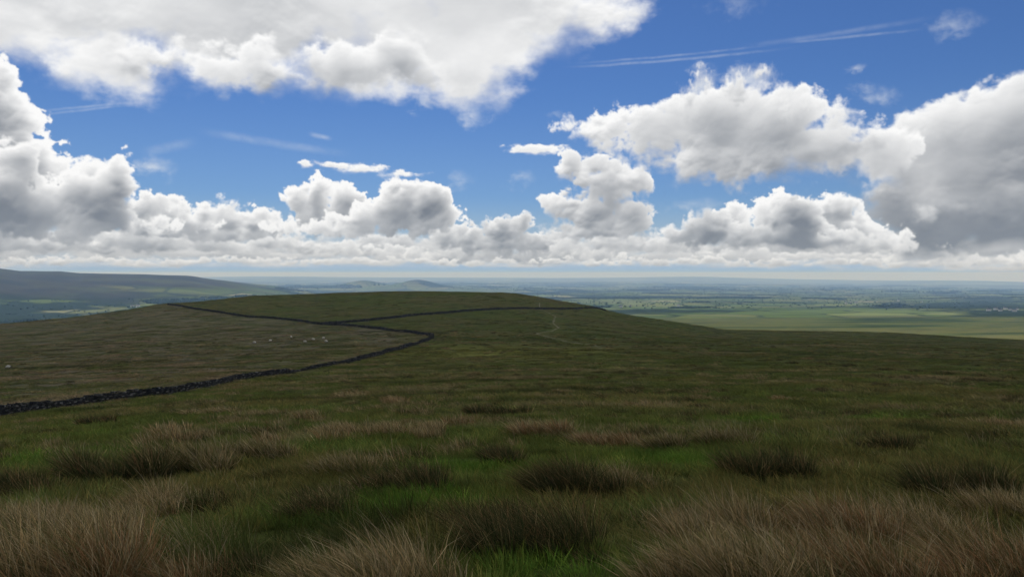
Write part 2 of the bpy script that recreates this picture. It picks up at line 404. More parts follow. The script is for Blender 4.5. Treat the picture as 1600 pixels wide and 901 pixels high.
EYE = 1.65
COLS = np.array([-900, -500, -200, 0, 60, 100, 150, 200, 257, 300, 330, 400, 470, 550, 600, 650, 700, 750, 800, 850, 900, 935, 965, 1000, 1050, 1100, 1137, 1200, 1290, 1375, 1480, 1600, 1850, 2200], float)
CREST = lin(COLS, [-900, -200, 0, 100, 200, 257, 300, 330, 400, 550, 650, 800, 850, 900, 935, 965, 1000, 1050, 1100, 1137, 1200, 1375, 1600, 1850, 2200],
            [540, 518, 506, 497, 484, 474, 472, 469, 462, 457, 454.5, 457.5, 465.5, 474, 481, 489, 495, 502, 510, 515, 516, 519, 531, 540, 556])
D_CREST = 700.0
NEAR_D = np.array([37, 60, 90, 150, 220, 300], float)
CX_ = [-200, 0, 260, 500, 680, 860, 950, 1100, 1300, 1600, 1850]
NEAR_PY = np.array([  # photo row where ground at that distance is seen, for each column of CX_
    [700, 692, 680, 670, 662, 660, 660, 661, 664, 670, 678],
    [682, 672, 652, 641, 633, 629, 629, 631, 634, 641, 650],
    [662, 651, 627, 613, 603, 600, 600, 602, 606, 613, 622],
    [624, 611, 593, 579, 571, 568, 567, 570, 575, 583, 592],
    [592, 580, 563, 551, 544, 545, 546, 549, 554, 562, 570],
    [566, 556, 540, 530, 523, 527, 530, 535, 540, 549, 558]], float)
FAR_D = np.array([1500, 2000, 3000, 4500, 7000, 10000, 15000, 22000, 30000, 36000], float)
FX_ = [-200, 0, 400, 700, 1100, 1350, 1600, 1900]
FAR_PY = np.array([
    [560, 552, 530, 528, 516, 521, 529, 534],
    [535, 528, 510, 505, 499, 501, 505, 510],
    [508, 500, 486, 482, 481, 483, 486, 489],
    [486, 480, 470, 467, 468, 471, 473, 475],
    [464, 461, 457, 456, 457, 460, 462, 464],
    [452, 451, 449, 449, 450.5, 453, 456, 457],
    [444, 443.5, 442, 442, 444, 447, 450, 451],
    [438.5, 438, 437.5, 437.5, 439, 442, 446, 447],
    [436, 435.5, 434.5, 434.5, 434.5, 438, 443, 444],
    [437, 436.5, 435.5, 435.5, 435.5, 439, 444, 445]], float)

def tan_of(px, py):
    d = pix_dir(px, py); return d[..., 2] / np.hypot(d[..., 0], d[..., 1])

def make_table():
    azc = pix_ang(COLS, np.full(COLS.shape, HOR))[0]
    rows, ds = [], []
    for k, d in enumerate(NEAR_D):
        rows.append(tan_of(COLS, lin(COLS, CX_, NEAR_PY[k]))); ds.append(d)
    p300 = lin(COLS, CX_, NEAR_PY[-1])
    for d, g in ((400, .66), (500, .38), (600, .14), (700, 0.0)):
        rows.append(tan_of(COLS, CREST + (p300 - CREST) * g)); ds.append(d)
    tc = rows[-1]
    for d in (800, 950, 1150):
        rows.append(tc - .00030 * (d - D_CREST) ** 2 / d); ds.append(d)
    for k, d in enumerate(FAR_D):
        rows.append(tan_of(COLS, lin(COLS, FX_, FAR_PY[k]))); ds.append(d)
    return azc, np.log(np.array(ds)), np.array(rows)
T_AZ, T_LD, T_V = make_table()
# dense table for look-up
G_LD = np.linspace(math.log(37.0), math.log(36000.0), 1400)
G_AZ = np.linspace(T_AZ[0], T_AZ[-1], 900)
_t = pchip(T_LD, T_V, G_LD)                    # (ld, col)
GRID = pchip(T_AZ, _t.T, G_AZ).T               # (ld, az)
_k = np.array([1, 4, 6, 4, 1]) / 16.0
for _ in range(10):                            # ease the joints between columns
    GRID = sum(w * np.pad(GRID, ((0, 0), (2, 2)), mode='edge')[:, i:i + GRID.shape[1]] for i, w in enumerate(_k))

def table(az, ld):
    u = np.clip((az - G_AZ[0]) / (G_AZ[1] - G_AZ[0]), 0, len(G_AZ) - 1.001); v = np.clip((ld - G_LD[0]) / (G_LD[1] - G_LD[0]), 0, len(G_LD) - 1.001)
    i, j = u.astype(int), v.astype(int); fu, fv = u - i, v - j
    return (GRID[j, i] * (1 - fu) + GRID[j, i + 1] * fu) * (1 - fv) + (GRID[j + 1, i] * (1 - fu) + GRID[j + 1, i + 1] * fu) * fv

RIDGE_X = [-600, -200, 0, 32, 95, 125, 225, 292, 305, 318, 350, 400, 440, 470, 520]
RIDGE_Y = [421, 420.5, 420, 424, 424, 427, 428, 430, 431.5, 434, 438, 446, 452, 458, 470]

def height(x, y, small=True):
    """Ground level (eye = 0) at x, y; arrays."""
    x = np.asarray(x, float); y = np.asarray(y, float)
    d = np.maximum(np.hypot(x, y), .01); az = np.arctan2(x, y)
    azc = np.clip(az, -1.02, 1.02)
    back = sstep(np.abs(az), 1.02, 2.4)
    ld = np.log(np.maximum(d, 37.0))
    t = table(azc, ld)
    z = t * d
    near = d < 37
    t37 = table(azc, np.full(d.shape, math.log(37.0)))
    z = np.where(near, -EYE + d * (t37 + EYE / 37.0), z)
    z = z * (1 - back) + back * (-EYE - .02 * d - .0 * d)
    # hills of the far side
    if np.any(d > 1200):
        az_r = pix_ang(np.array(RIDGE_X, float), np.full(len(RIDGE_X), HOR))[0]
        ztop = np.interp(az, az_r, tan_of(np.array(RIDGE_X, float), np.array(RIDGE_Y, float))) * 5200.0
        on = sstep(az, az_r[-1] + .02, az_r[-2])
        prof = sstep(d, 3000, 5200) ** .8 * (1 - .9 * sstep(d, 5500, 9000))
        rise = np.maximum(ztop - z, 0) * prof * on * (1 - back)
        z = z + rise
        for (px, py, dd, wd) in ((570, 440.5, 9000, 330), (652, 439, 8600, 360), (500, 446, 9400, 420), (610, 449, 8800, 700), (690, 450, 8700, 420), (540, 450, 9200, 500)):
            a, _ = pix_ang(px, py); cx, cy = math.sin(a) * dd, math.cos(a) * dd
            zt = float(tan_of(px, py)) * dd
            r = np.hypot(x - cx, (y - cy) * .6) / wd
            base = float(table(np.array([a]), np.array([math.log(dd)]))[0] * dd)
            z = z + np.maximum(zt - base, 0) * np.exp(-r * r * 1.7) * (1.0 if wd < 500 else .6)
        roll = fnoise(x / 2600, y / 1500, 4, 41) * 26 + fnoise(x / 700, y / 420, 3, 43) * 7 + fnoise(x / 6500, y / 2600, 3, 45) * 60 * sstep(d, 9000, 20000)
        for (px, wpx, hm) in ((1070, 120, 60), (1480, 70, 55), (430, 160, 50), (760, 200, 30), (1580, 60, 40)):
            a = float(pix_ang(px, HOR)[0]); roll = roll + hm * np.exp(-((az - a) / (wpx / F_PX)) ** 2) * np.exp(-((d - 26000) / 5000) ** 2) * 2.0
        z = z + roll * sstep(d, 1500, 5000) * (1 - .55 * sstep(d, 18000, 30000))
    if small:
        fade = 1 - sstep(d, 900, 1200)
        z = z + fade * (fnoise(x / 55, y / 40, 3, 11) * .55 * sstep(d, 20, 120) * (1 - .5 * sstep(d, 450, 700))
                        + fnoise(x / 9, y / 7, 3, 12) * .20 * sstep(d, 3, 14)
                        + fnoise(x / 1.6, y / 1.5, 3, 13) * .085 * (1 - sstep(d, 60, 160)))
    return z

def ground_at(px, py, dmin=1.5, dmax=1100.0):
    """Where the ray of a photo pixel meets the ground."""
    dr = pix_dir(px, py); hx = math.hypot(dr[0], dr[1])
    ds = np.exp(np.linspace(math.log(dmin), math.log(dmax), 900))
    X, Y, Z = dr[0] / hx * ds, dr[1] / hx * ds, dr[2] / hx * ds
    H = height(X, Y)
    below = np.nonzero(Z < H)[0]
    k = below[0] if len(below) else len(ds) - 1
    if k > 0:
        a, b = Z[k - 1] - H[k - 1], Z[k] - H[k]
        f = a / (a - b) if a != b else 0
        d = ds[k - 1] + (ds[k] - ds[k - 1]) * f
    else: d = ds[0]
    x, y = dr[0] / hx * d, dr[1] / hx * d
    return float(x), float(y), float(height(np.array([x]), np.array([y]))[0])

# ------------------------------------------------------------------ mesh helpers
def mesh_np(name, verts, faces, attrs=None, smooth=True):
    """verts (n,3), faces (m,k) with k 3 or 4."""
    me = bpy.data.meshes.new(name)
    n, (m, k) = len(verts), faces.shape
    me.vertices.add(n); me.vertices.foreach_set('co', np.asarray(verts, np.float32).ravel())
    me.loops.add(m * k); me.loops.foreach_set('vertex_index', faces.astype(np.int32).ravel())
    me.polygons.add(m); me.polygons.foreach_set('loop_start', np.arange(0, m * k, k, dtype=np.int32))
    me.polygons.foreach_set('use_smooth', np.full(m, smooth))
    for nm, (typ, dat) in (attrs or {}).items():
        a = me.attributes.new(nm, typ, 'POINT')
        a.data.foreach_set({'FLOAT_COLOR': 'color', 'FLOAT': 'value', 'FLOAT_VECTOR': 'vector', 'INT': 'value'}[typ], np.ascontiguousarray(dat).ravel())
    me.update(calc_edges=True)
    return me

def link(name, me, mats=(), parent=None, label=None, category=None, group=None, kind=None, loc=None):
    o = bpy.data.objects.new(name, me)
    col.objects.link(o)
    if me is not None and hasattr(me, 'materials') and mats and not len(me.materials):
        for m in (mats if isinstance(mats, (list, tuple)) else (mats,)): me.materials.append(m)
    if parent is not None: o.parent = parent
    if loc is not None: o.location = loc
    for k, v in (('label', label), ('category', category), ('group', group), ('kind', kind)):
        if v is not None: o[k] = v
    return o

def new_mat(name):
    m = bpy.data.materials.new(name); m.use_nodes = True
    t = m.node_tree; t.nodes.clear()
    out = t.nodes.new('ShaderNodeOutputMaterial')
    return m, t, out

def attr(t, name, kind='GEOMETRY', out='Color'):
    n = t.nodes.new('ShaderNodeAttribute'); n.attribute_name = name; n.attribute_type = kind
    return S(t, n.outputs[out])

def diffuse(t, out, colr, normal=None, rough=1.0):
    b = t.nodes.new('ShaderNodeBsdfDiffuse'); put(t, colr if isinstance(colr, S) else colr + (1.0,), b.inputs[0])
    if normal is not None: put(t, normal, b.inputs['Normal'])
    t.links.new(b.outputs[0], out.inputs[0])
    return b

def bump(t, h, dist, strength=1.0, normal=None):
    n = t.nodes.new('ShaderNodeBump'); n.inputs['Strength'].default_value = strength; n.inputs['Distance'].default_value = dist
    put(t, h, n.inputs['Height'])
    if normal is not None: put(t, normal, n.inputs['Normal'])
    return S(t, n.outputs[0])

# ------------------------------------------------------------------ ground
def polar(d0, d1, ratio, az_step):
    azs = np.concatenate([np.arange(-180, -44, 3.0), np.arange(-44, 44, az_step), np.arange(44, 180, 3.0)])
    azs = np.radians(azs); n = int(math.log(d1 / d0) / math.log(ratio)) + 1
    ds = np.exp(np.linspace(math.log(d0), math.log(d1), n))
    A, Dd = np.meshgrid(azs, ds)
    x, y = np.sin(A) * Dd, np.cos(A) * Dd
    na = len(azs)
    r, c = np.meshgrid(np.arange(n - 1), np.arange(na), indexing='ij')
    c2 = (c + 1) % na
    f = np.stack([r * na + c, r * na + c2, (r + 1) * na + c2, (r + 1) * na + c], -1).reshape(-1, 4)
    return x.ravel(), y.ravel(), f[:, ::-1]

def in_poly(px, py, poly):
    ins = np.zeros(px.shape, bool); j = len(poly) - 1
    for i in range(len(poly)):
        (xi, yi), (xj, yj) = poly[i], poly[j]
        ins ^= ((yi > py) != (yj > py)) & (px < (xj - xi) * (py - yi) / (yj - yi + 1e-9) + xi)
        j = i
    return ins

WALL_NEAR = [(-70, 661), (0, 650), (80, 640), (160, 629), (260, 616), (320, 607), (368, 595), (420, 588), (460, 581), (520, 571), (570, 560), (600, 552), (625, 546), (655, 537), (677, 527)]
WALL_BACK = [(677, 526), (650, 521), (612, 517), (560, 511), (525, 508.5), (500, 507), (450, 500), (412, 496.5), (388, 496), (352, 490), (310, 483.5), (285, 479), (262, 476)]
WALL_FAR = [(503, 506.5), (530, 505), (560, 502.5), (625, 496), (700, 489), (775, 483.5), (811, 482.5), (839, 483), (849, 483), (897, 483), (911, 482), (935, 482), (947, 486)]
P_NEAR, P_BACK, P_FAR = [[ground_at(*q) for q in w] for w in (WALL_NEAR, WALL_BACK, WALL_FAR)]
# the near wall goes on down the slope beyond the edge of the picture
_a, _b = np.array(P_NEAR[0][:2]), np.array(P_NEAR[2][:2])
for _k in range(1, 4):
    _q = _a + (_a - _b) / np.linalg.norm(_a - _b) * 22.0 * _k
    P_NEAR.insert(0, (float(_q[0]), float(_q[1]), 0.0))
FIELD = [(p[0], p[1]) for p in P_NEAR + P_BACK] + [(-420, 560), (-600, 400), (-400, 60)]

def land_cover(x, y):
    """0..1 shares of rough brown grazing and of bright saddle grass with sunlight painted in, for each point of the moor."""
    d = np.hypot(x, y)
    brown = in_poly(x + fnoise(x / 8, y / 8, 2, 5) * 3, y + fnoise(x / 8, y / 8, 2, 6) * 3, FIELD).astype(np.float32)
    az = np.arctan2(x, y)
    bright = np.exp(-((d - 200) / 34) ** 2) * np.exp(-((az + .03) / .16) ** 2)  # sunlit patch on the saddle, carried by the grass colour
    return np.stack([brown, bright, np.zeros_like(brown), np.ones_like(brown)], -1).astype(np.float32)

def moor_material():
    m, t, out = new_mat('moor_grass')
    g = t.nodes.new('ShaderNodeNewGeometry'); P = S(t, g.outputs['Position'])
    px, py, pz = sep(t, P)
    p = vec(t, px, py, 0.0)
    cov = attr(t, 'cover')
    r, gr, _ = sep(t, cov)
    big = fbm(t, p, .012, 5.0, .55); mid = fbm(t, p, .09, 6.0, .6); fin = fbm(t, p, .8, 6.0, .65); str_ = fbm(t, vec(t, px * .35, py * 1.3), .16, 6.0, .62)
    green = mix(t, fin.step(.3, .7), (.040, .054, .015), (.088, .106, .030))
    olive = mix(t, fin.step(.3, .7), (.054, .054, .020), (.112, .104, .040))
    c = mix(t, (big * .55 + mid * .45).step(.42, .58), green, olive)
    tan = mix(t, fin.step(.3, .7), (.095, .082, .056), (.180, .155, .108))
    c = mix(t, r * (str_.step(.44, .58) * .85 + .10), c, tan)
    c = mix(t, str_.step(.60, .72) * .5, c, tan)
    c = mix(t, mid.step(.44, .34) * .75, c, (.034, .044, .015))
    c = mix(t, gr * .75, c, (.200, .200, .055))  # the saddle's sunlight mixed into the base colour
    h = fin * .35 + mid * 1.6 + fbm(t, p, 3.2, 4.0, .6) * .12
    diffuse(t, out, c, bump(t, h, 1.0, .8))
    return m

def build_moor():
    x, y, f = polar(.05, 1150.0, 1.0145, .11)
    z = height(x, y)
    v = np.stack([x, y, z], -1)
    n = len(v); na = f[0].max()
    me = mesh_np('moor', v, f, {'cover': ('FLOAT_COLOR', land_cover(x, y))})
    link('moorland_ground', me, moor_material(), kind='structure', label='dark green and brown moorland falling to a saddle and rising to a rounded hill', category='ground')
build_moor()

def valley_material():
    m, t, out = new_mat('valley_land')
    g = t.nodes.new('ShaderNodeNewGeometry'); P = S(t, g.outputs['Position'])
    px, py, pz = sep(t, P)
    p = vec(t, px, py, 0.0)
    w = fbm(t, p, .0011, 3.0); w2 = fbm(t, vscale(t, p, 1.0, (900, 400, 0)), .0011, 3.0)
    pw = vec(t, px + (w - .5) * 500, py + (w2 - .5) * 500)
    # hedged fields
    cell = voro(t, pw, .0043, rnd=.85, metric='MANHATTAN', out='Color')
    r1, r2, r3 = sep(t, cell)
    fieldc = ramp(t, r1, [(0, (.055, .085, .028)), (.25, (.085, .125, .036)), (.5, (.115, .160, .048)), (.72, (.14, .15, .060)), (.86, (.16, .20, .068)), (1.0, (.27, .26, .15))])
    edge = voro(t, pw, .0043, rnd=.85, feature='DISTANCE_TO_EDGE')
    c = mix(t, edge.step(.02, .07, .8, 0.0), fieldc, (.022, .034, .014))
    wood = fbm(t, vec(t, px * .7, py * 1.0), .0011, 6.0, .6)
    c = mix(t, wood.step(.515, .545), c, (.022, .036, .016))
    # open moor on the slopes of the near side; high on the hills heather darkened as if under cloud
    cov = attr(t, 'cover'); moor, heath_shade, yel = sep(t, cov)
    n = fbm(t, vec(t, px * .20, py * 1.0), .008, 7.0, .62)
    mc = ramp(t, n, [(.38, (.020, .032, .012)), (.43, (.045, .066, .020)), (.47, (.085, .108, .030)), (.50, (.120, .120, .040)), (.53, (.050, .072, .022)), (.57, (.120, .122, .042)), (.62, (.028, .042, .015)), (.68, (.08, .10, .03))])  # dark stops put strips of shade into the pasture colour
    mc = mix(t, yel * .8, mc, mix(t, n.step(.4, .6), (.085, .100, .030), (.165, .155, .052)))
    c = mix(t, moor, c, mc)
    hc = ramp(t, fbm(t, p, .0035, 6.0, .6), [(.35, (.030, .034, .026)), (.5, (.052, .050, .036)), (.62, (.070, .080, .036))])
    c = mix(t, heath_shade, c, hc)
    c = mix(t, 1.0, c, (.78, .78, .78), 'MULTIPLY')
    diffuse(t, out, c)
    return m

def build_valley():
    x, y, f = polar(1150.0, 34500.0, 1.0105, .10)
    z = height(x, y)
    z = np.where(np.hypot(x, y) < 1151, z - .02, z)
    global Z_LOW, Z_HIGH
    Z_LOW, Z_HIGH = float(z.min()), float(z.max())
    print('land from', Z_LOW, 'to', Z_HIGH)
    d = np.hypot(x, y); az = np.arctan2(x, y)
    nz = fnoise(x / 900, y / 500, 5, 71)
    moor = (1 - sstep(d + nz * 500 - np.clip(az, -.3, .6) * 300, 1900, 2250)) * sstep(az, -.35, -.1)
    ztop = z - (-210)
    heath_shade = sstep(z + nz * 70, -112, -62) * (d > 3500) * (1 - sstep(az, -.05, .02)) * (1 - .6 * sstep(d, 9000, 14000))  # cloud shade on the left hill painted as dark heather
    heath_shade = np.maximum(heath_shade, .7 * sstep(fnoise(x / 3000, y / 1500, 4, 77) + (d - 18000) / 22000, .05, .4) * (d > 9000))
    yellow = 1 - sstep(d + nz * 350 - np.clip(az, -.3, .6) * 250, 1400, 1600)
    cov = np.stack([moor, heath_shade, yellow, 1 + 0 * moor], -1).astype(np.float32)
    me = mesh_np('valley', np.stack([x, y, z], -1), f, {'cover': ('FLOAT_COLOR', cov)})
    link('valley_ground', me, valley_material(), kind='structure', label='wide hazy valley of small fields, woods and far low hills', category='valley')
build_valley()

# ------------------------------------------------------------------ air
def build_haze():
    me = bpy.data.meshes.new('haze'); bm = bmesh.new()
    bmesh.ops.create_cube(bm, size=1.0)
    lo, hi = Z_LOW - 1.0, Z_HIGH + .6
    bmesh.ops.scale(bm, vec=(71000, 71000, hi - lo), verts=bm.verts); bmesh.ops.translate(bm, vec=(0, 0, (hi + lo) / 2), verts=bm.verts)
    bm.to_mesh(me); bm.free()
    m, t, out = new_mat('haze_air')
    v = t.nodes.new('ShaderNodeVolumePrincipled')
    v.inputs['Color'].default_value = (.34, .58, 1.0, 1.0); v.inputs['Density'].default_value = HAZE; v.inputs['Absorption Color'].default_value = (1.0, 1.0, 1.0, 1.0)
    v.inputs['Anisotropy'].default_value = .0
    t.links.new(v.outputs[0], out.inputs[1])
    link('haze', me, m, kind='stuff', label='thin bluish haze filling the air over the valley', category='haze')
HAZE = 1.05e-4
build_haze()

# ------------------------------------------------------------------ the cloud whose shade lies on the moor
def build_shade_cloud(tx, ty, h, ax, ay, seed, label):
    m, t, out = new_mat('cloud')
    a = t.nodes.new('ShaderNodeBsdfDiffuse'); b = t.nodes.new('ShaderNodeBsdfTranslucent'); mx = t.nodes.new('ShaderNodeMixShader')
    for n in (a, b): n.inputs[0].default_value = (.95, .95, .95, 1)
    mx.inputs[0].default_value = .92
    t.links.new(a.outputs[0], mx.inputs[1]); t.links.new(b.outputs[0], mx.inputs[2]); t.links.new(mx.outputs[0], out.inputs[0])
    nu, nv = 180, 60
    u, v = np.meshgrid(np.linspace(0, 2 * math.pi, nu, endpoint=False), np.linspace(-math.pi / 2, math.pi / 2, nv))
    X, Y, Z = np.cos(u) * np.cos(v), np.sin(u) * np.cos(v), np.sin(v)
    rag = 1 + .30 * fnoise(np.cos(u) * 2 + 5, np.sin(u) * 2, 4, seed + 1)
    lump = fnoise(X * 4 + 3, Y * 4 + Z * 2, 5, seed)
    x = X * ax * rag; y = Y * ay * rag
    zz = np.where(Z > 0, Z * 260, Z * 60) + lump * 60 * np.where(Z > 0, 1, .25)
    off = h / math.tan(SUN_EL)
    x += math.sin(SUN_AZ) * off + tx; y += math.cos(SUN_AZ) * off + ty; zz += h
    r, c = np.meshgrid(np.arange(nv - 1), np.arange(nu), indexing='ij'); c2 = (c + 1) % nu
    f = np.stack([r * nu + c, r * nu + c2, (r + 1) * nu + c2, (r + 1) * nu + c], -1).reshape(-1, 4)
    me = mesh_np('cloud', np.stack([x, y, zz], -1).reshape(-1, 3), f)
    link('cloud', me, m, kind='stuff', label=label, category='cloud')
build_shade_cloud(-60, 420, 920.0, 1150, 800, 300, 'broad flat-bellied cloud overhead that shades the moor')

# ------------------------------------------------------------------ blades
rng = np.random.default_rng(20)

def blades(root, length, lean, bend, width, c_root, c_tip, r):
    """Curved tapering blades. root (n,3), length (n,), lean/bend (n,2) sideways reach, colours (n,3)."""
    n = len(root)
    s = np.array([0, .36, .70, 1.0])
    ang = r.uniform(0, math.pi, n); side = np.stack([np.cos(ang), np.sin(ang), np.zeros(n)], -1)
    V, Cc = [], []
    for k, u in enumerate(s):
        p = root.copy()
        off = lean * u + bend * u * u
        p[:, :2] += off * length[:, None]
        p[:, 2] += length * (u - .30 * u * u * np.minimum(np.hypot(bend[:, 0], bend[:, 1]) + .6 * np.hypot(lean[:, 0], lean[:, 1]), 1.0))
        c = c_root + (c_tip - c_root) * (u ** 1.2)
        if k < 3:
            w = (width * (1, .85, .6)[k] * .5)[:, None]
            V += [p - side * w, p + side * w]; Cc += [c, c]
        else:
            V.append(p); Cc.append(c)
    V = np.stack(V, 1).reshape(-1, 3); Cc = np.stack(Cc, 1).reshape(-1, 3)
    f0 = np.array([[0, 1, 3], [0, 3, 2], [2, 3, 5], [2, 5, 4], [4, 5, 6]])
    Fc = (np.arange(n)[:, None, None] * 7 + f0[None]).reshape(-1, 3)
    return V, Fc, np.concatenate([Cc, np.ones((len(Cc), 1))], -1).astype(np.float32)

def blade_material(name, instanced):
    m, t, out = new_mat(name)
    c = attr(t, 'tint')
    if instanced: c = mix(t, 1.0, c, attr(t, 'patch', 'INSTANCER'), 'MULTIPLY')
    a = t.nodes.new('ShaderNodeBsdfDiffuse'); b = t.nodes.new('ShaderNodeBsdfTranslucent'); mx = t.nodes.new('ShaderNodeMixShader')
    put(t, c, a.inputs[0]); put(t, c, b.inputs[0]); mx.inputs[0].default_value = .32
    t.links.new(a.outputs[0], mx.inputs[1]); t.links.new(b.outputs[0], mx.inputs[2]); t.links.new(mx.outputs[0], out.inputs[0])
    return m
M_RUSH = blade_material('rush_blade', False)
M_COVER = blade_material('grass_blade', True)

STRAW, RUST, PALE = np.array((.45, .325, .150)), np.array((.29, .155, .070)), np.array((.66, .53, .31))
GREEN, DARK, OLIVE = np.array((.125, .155, .040)), np.array((.042, .054, .020)), np.array((.140, .120, .046))
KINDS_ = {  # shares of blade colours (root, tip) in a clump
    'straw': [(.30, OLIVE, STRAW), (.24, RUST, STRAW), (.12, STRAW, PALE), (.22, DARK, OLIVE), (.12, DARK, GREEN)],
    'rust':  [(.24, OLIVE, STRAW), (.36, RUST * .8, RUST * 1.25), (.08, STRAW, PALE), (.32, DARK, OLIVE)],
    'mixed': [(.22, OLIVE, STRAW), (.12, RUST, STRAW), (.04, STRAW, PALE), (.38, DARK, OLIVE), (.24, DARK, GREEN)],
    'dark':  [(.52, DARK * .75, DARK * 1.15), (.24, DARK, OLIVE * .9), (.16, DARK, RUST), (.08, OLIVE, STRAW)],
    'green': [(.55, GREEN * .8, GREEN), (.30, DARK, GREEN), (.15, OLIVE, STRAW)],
}
def pick_colours(kind, n, r):
    tab = KINDS_[kind]; w = np.array([k[0] for k in tab]); i = r.choice(len(tab), n, p=w / w.sum())
    cr = np.array([k[1] for k in tab])[i]; ct = np.array([k[2] for k in tab])[i]
    j = np.exp(r.normal(-.06, .34, (n, 1)))
    return cr * j, ct * j

def clump(n, rx, ry, h, kind, r, width, lean=(-.34, .04), z_of=None):
    a = r.uniform(0, 2 * math.pi, n); q = np.sqrt(r.uniform(0, 1, n))
    # a clump is several crowns grown together
    nc = max(2, int(3 + 7 * rx)); cc = np.stack([r.uniform(-.7, .7, nc) * rx, r.uniform(-.7, .7, nc) * ry], -1); hc = r.uniform(.55, 1.08, nc); lc = r.normal(0, .14, (nc, 2))
    k = r.integers(0, nc, n); cr_ = np.minimum(rx, .42)
    x = cc[k, 0] + np.cos(a) * q * cr_ * .62; y = cc[k, 1] + np.sin(a) * q * np.minimum(ry, .42) * .62
    root = np.stack([x, y, np.zeros(n)], -1)
    if z_of is not None: root[:, 2] = z_of(x, y) - .02
    out = np.stack([np.cos(a), np.sin(a)], -1) * (q ** 1.5)[:, None] * .42
    ln = out + r.normal(0, .20, (n, 2)) + np.array(lean) * .5 + lc[k]
    bd = out * .2 + np.array(lean) * r.uniform(0, 1.2, (n, 1)) + r.normal(0, .12, (n, 2)) * np.where(r.uniform(0, 1, (n, 1)) < .15, 4.0, 1.0)
    L = h * hc[k] * r.uniform(.55, 1.12, n) * (1 - .18 * q)
    c0, c1 = pick_colours(kind, n, r)
    stem = r.uniform(0, 1, n) < .05
    L = np.where(stem, L * 1.22, L); c1 = np.where(stem[:, None] & (kind != 'dark'), PALE * .9, c1)
    return blades(root, L, ln, bd, np.full(n, width) * r.uniform(.7, 1.3, n), c0, c1, r)

# every clump one can pick out: (x, base row, width, height) in photo px, kind, label, group
TUSSOCKS = [
    (600, 935, 300, 150, 'straw', 'big straw-coloured rush tussock leaning left at bottom centre-left', None),
    (500, 925, 130, 95, 'mixed', 'shaggy half green tussock hugging the left side of the big straw one', None),
    (690, 935, 90, 90, 'mixed', 'dull green and straw tussock on the right side of the big straw one', None),
    (845, 862, 235, 98, 'dark', 'broad dark green rush clump behind the bright grass at bottom centre', None),
    (1065, 905, 170, 130, 'straw', 'straw tussock beside the bright grass, left end of the big brown patch', None),
    (1180, 925, 230, 130, 'straw', 'tangled straw tussock at the bottom edge, second from the left of the brown patch', None),
    (1360, 925, 240, 130, 'rust', 'reddish brown tussock at the bottom edge in the middle of the brown patch', None),
    (1540, 925, 230, 130, 'rust', 'reddish brown tussock filling the bottom right corner', None),
    (1120, 840, 210, 92, 'straw', 'pale topped straw tussock at the back left of the big brown patch', None),
    (1290, 845, 210, 88, 'rust', 'brown tussock at the back of the brown patch, between two paler ones', None),
    (1420, 835, 180, 82, 'straw', 'tall straw tussock at the back right of the big brown patch', None),
    (1500, 775, 130, 58, 'dark', 'dark rush clump just behind the brown patch near the right edge', None),
    (1585, 815, 120, 60, 'straw', 'small straw tussock by the right edge, behind the corner one', None),
    (70, 925, 240, 150, 'straw', 'straw tussock filling the bottom left corner', None),
    (230, 925, 220, 130, 'rust', 'brown tussock at the bottom edge next to the corner one at left', None),
    (50, 830, 170, 70, 'straw', 'straw tussock against the left edge above the corner one', None),
    (170, 845, 160, 82, 'straw', 'straw tussock with bleached tips in the left foreground', None),
    (235, 800, 120, 66, 'straw', 'upright bleached tussock standing out pale in front of the dark rushes at left', None),
    (330, 880, 140, 84, 'green', 'rounded green rush clump to the right of the brown tussocks at left', None),
    (395, 905, 110, 64, 'dark', 'dark green rush clump between the green clump and the big straw tussock', None),
    (520, 812, 120, 56, 'dark', 'dark rush clump behind the big straw tussock, left of centre', None),
    (625, 772, 150, 66, 'dark', 'blackish rush clump with brown tips left of centre', None),
    (545, 742, 110, 46, 'mixed', 'rush clump touching the left end of the blackish brown-tipped one', None),
    (180, 752, 190, 58, 'dark', 'long dark rush clump in the left middle ground', None),
    (300, 738, 150, 52, 'mixed', 'grey-green rush clump at the right end of the long dark one at left', None),
    (410, 722, 130, 46, 'mixed', 'brownish rush clump right of the grey-green one at left', None),
    (35, 778, 130, 46, 'dark', 'low dark rush clump at the left edge', None),
    (890, 768, 160, 64, 'dark', 'dark rush clump in the centre behind the broad one', None),
    (985, 765, 90, 46, 'mixed', 'straw-tipped rush clump right of the dark one in the centre', None),
    (790, 724, 76, 36, 'dark', 'small round dark rush clump alone at the centre', None),
    (1200, 748, 135, 56, 'dark', 'dark rush clump just right of the vivid green patch', None),
    (855, 684, 130, 42, 'rust', 'reddish straw tussock row end at centre, beyond the round dark clump', None),
    (950, 697, 110, 36, 'rust', 'brown tussock next right in the reddish row', None),
    (1045, 702, 100, 34, 'mixed', 'dull brown tussock at the right end of the reddish row', None),
    (1135, 697, 96, 36, 'mixed', 'greyish brown tussock above the vivid green patch', None),
    (645, 680, 120, 38, 'straw', 'straw tussock at the right end of the pale row left of centre', None),
    (540, 682, 120, 36, 'straw', 'straw tussock at the left end of the pale row left of centre', None),
    (800, 651, 84, 22, 'dark', 'low dark rush clump above the reddish row', None),
    (745, 650, 40, 20, 'dark', 'narrow dark rush clump left of the low dark one above the reddish row', None),
    (1375, 704, 90, 26, 'dark', 'faint dark clump alone in the right middle ground', None),
    (150, 664, 50, 16, 'dark', 'small dark clump just below the stone wall at left', None),
]
FAINT = 'small low dark rush clump on the middle slope right of centre'
ROW = 'low dark rush clump in the row across the far right slope'
PALE_L = 'small pale rush tussock on the slope below the stone wall'
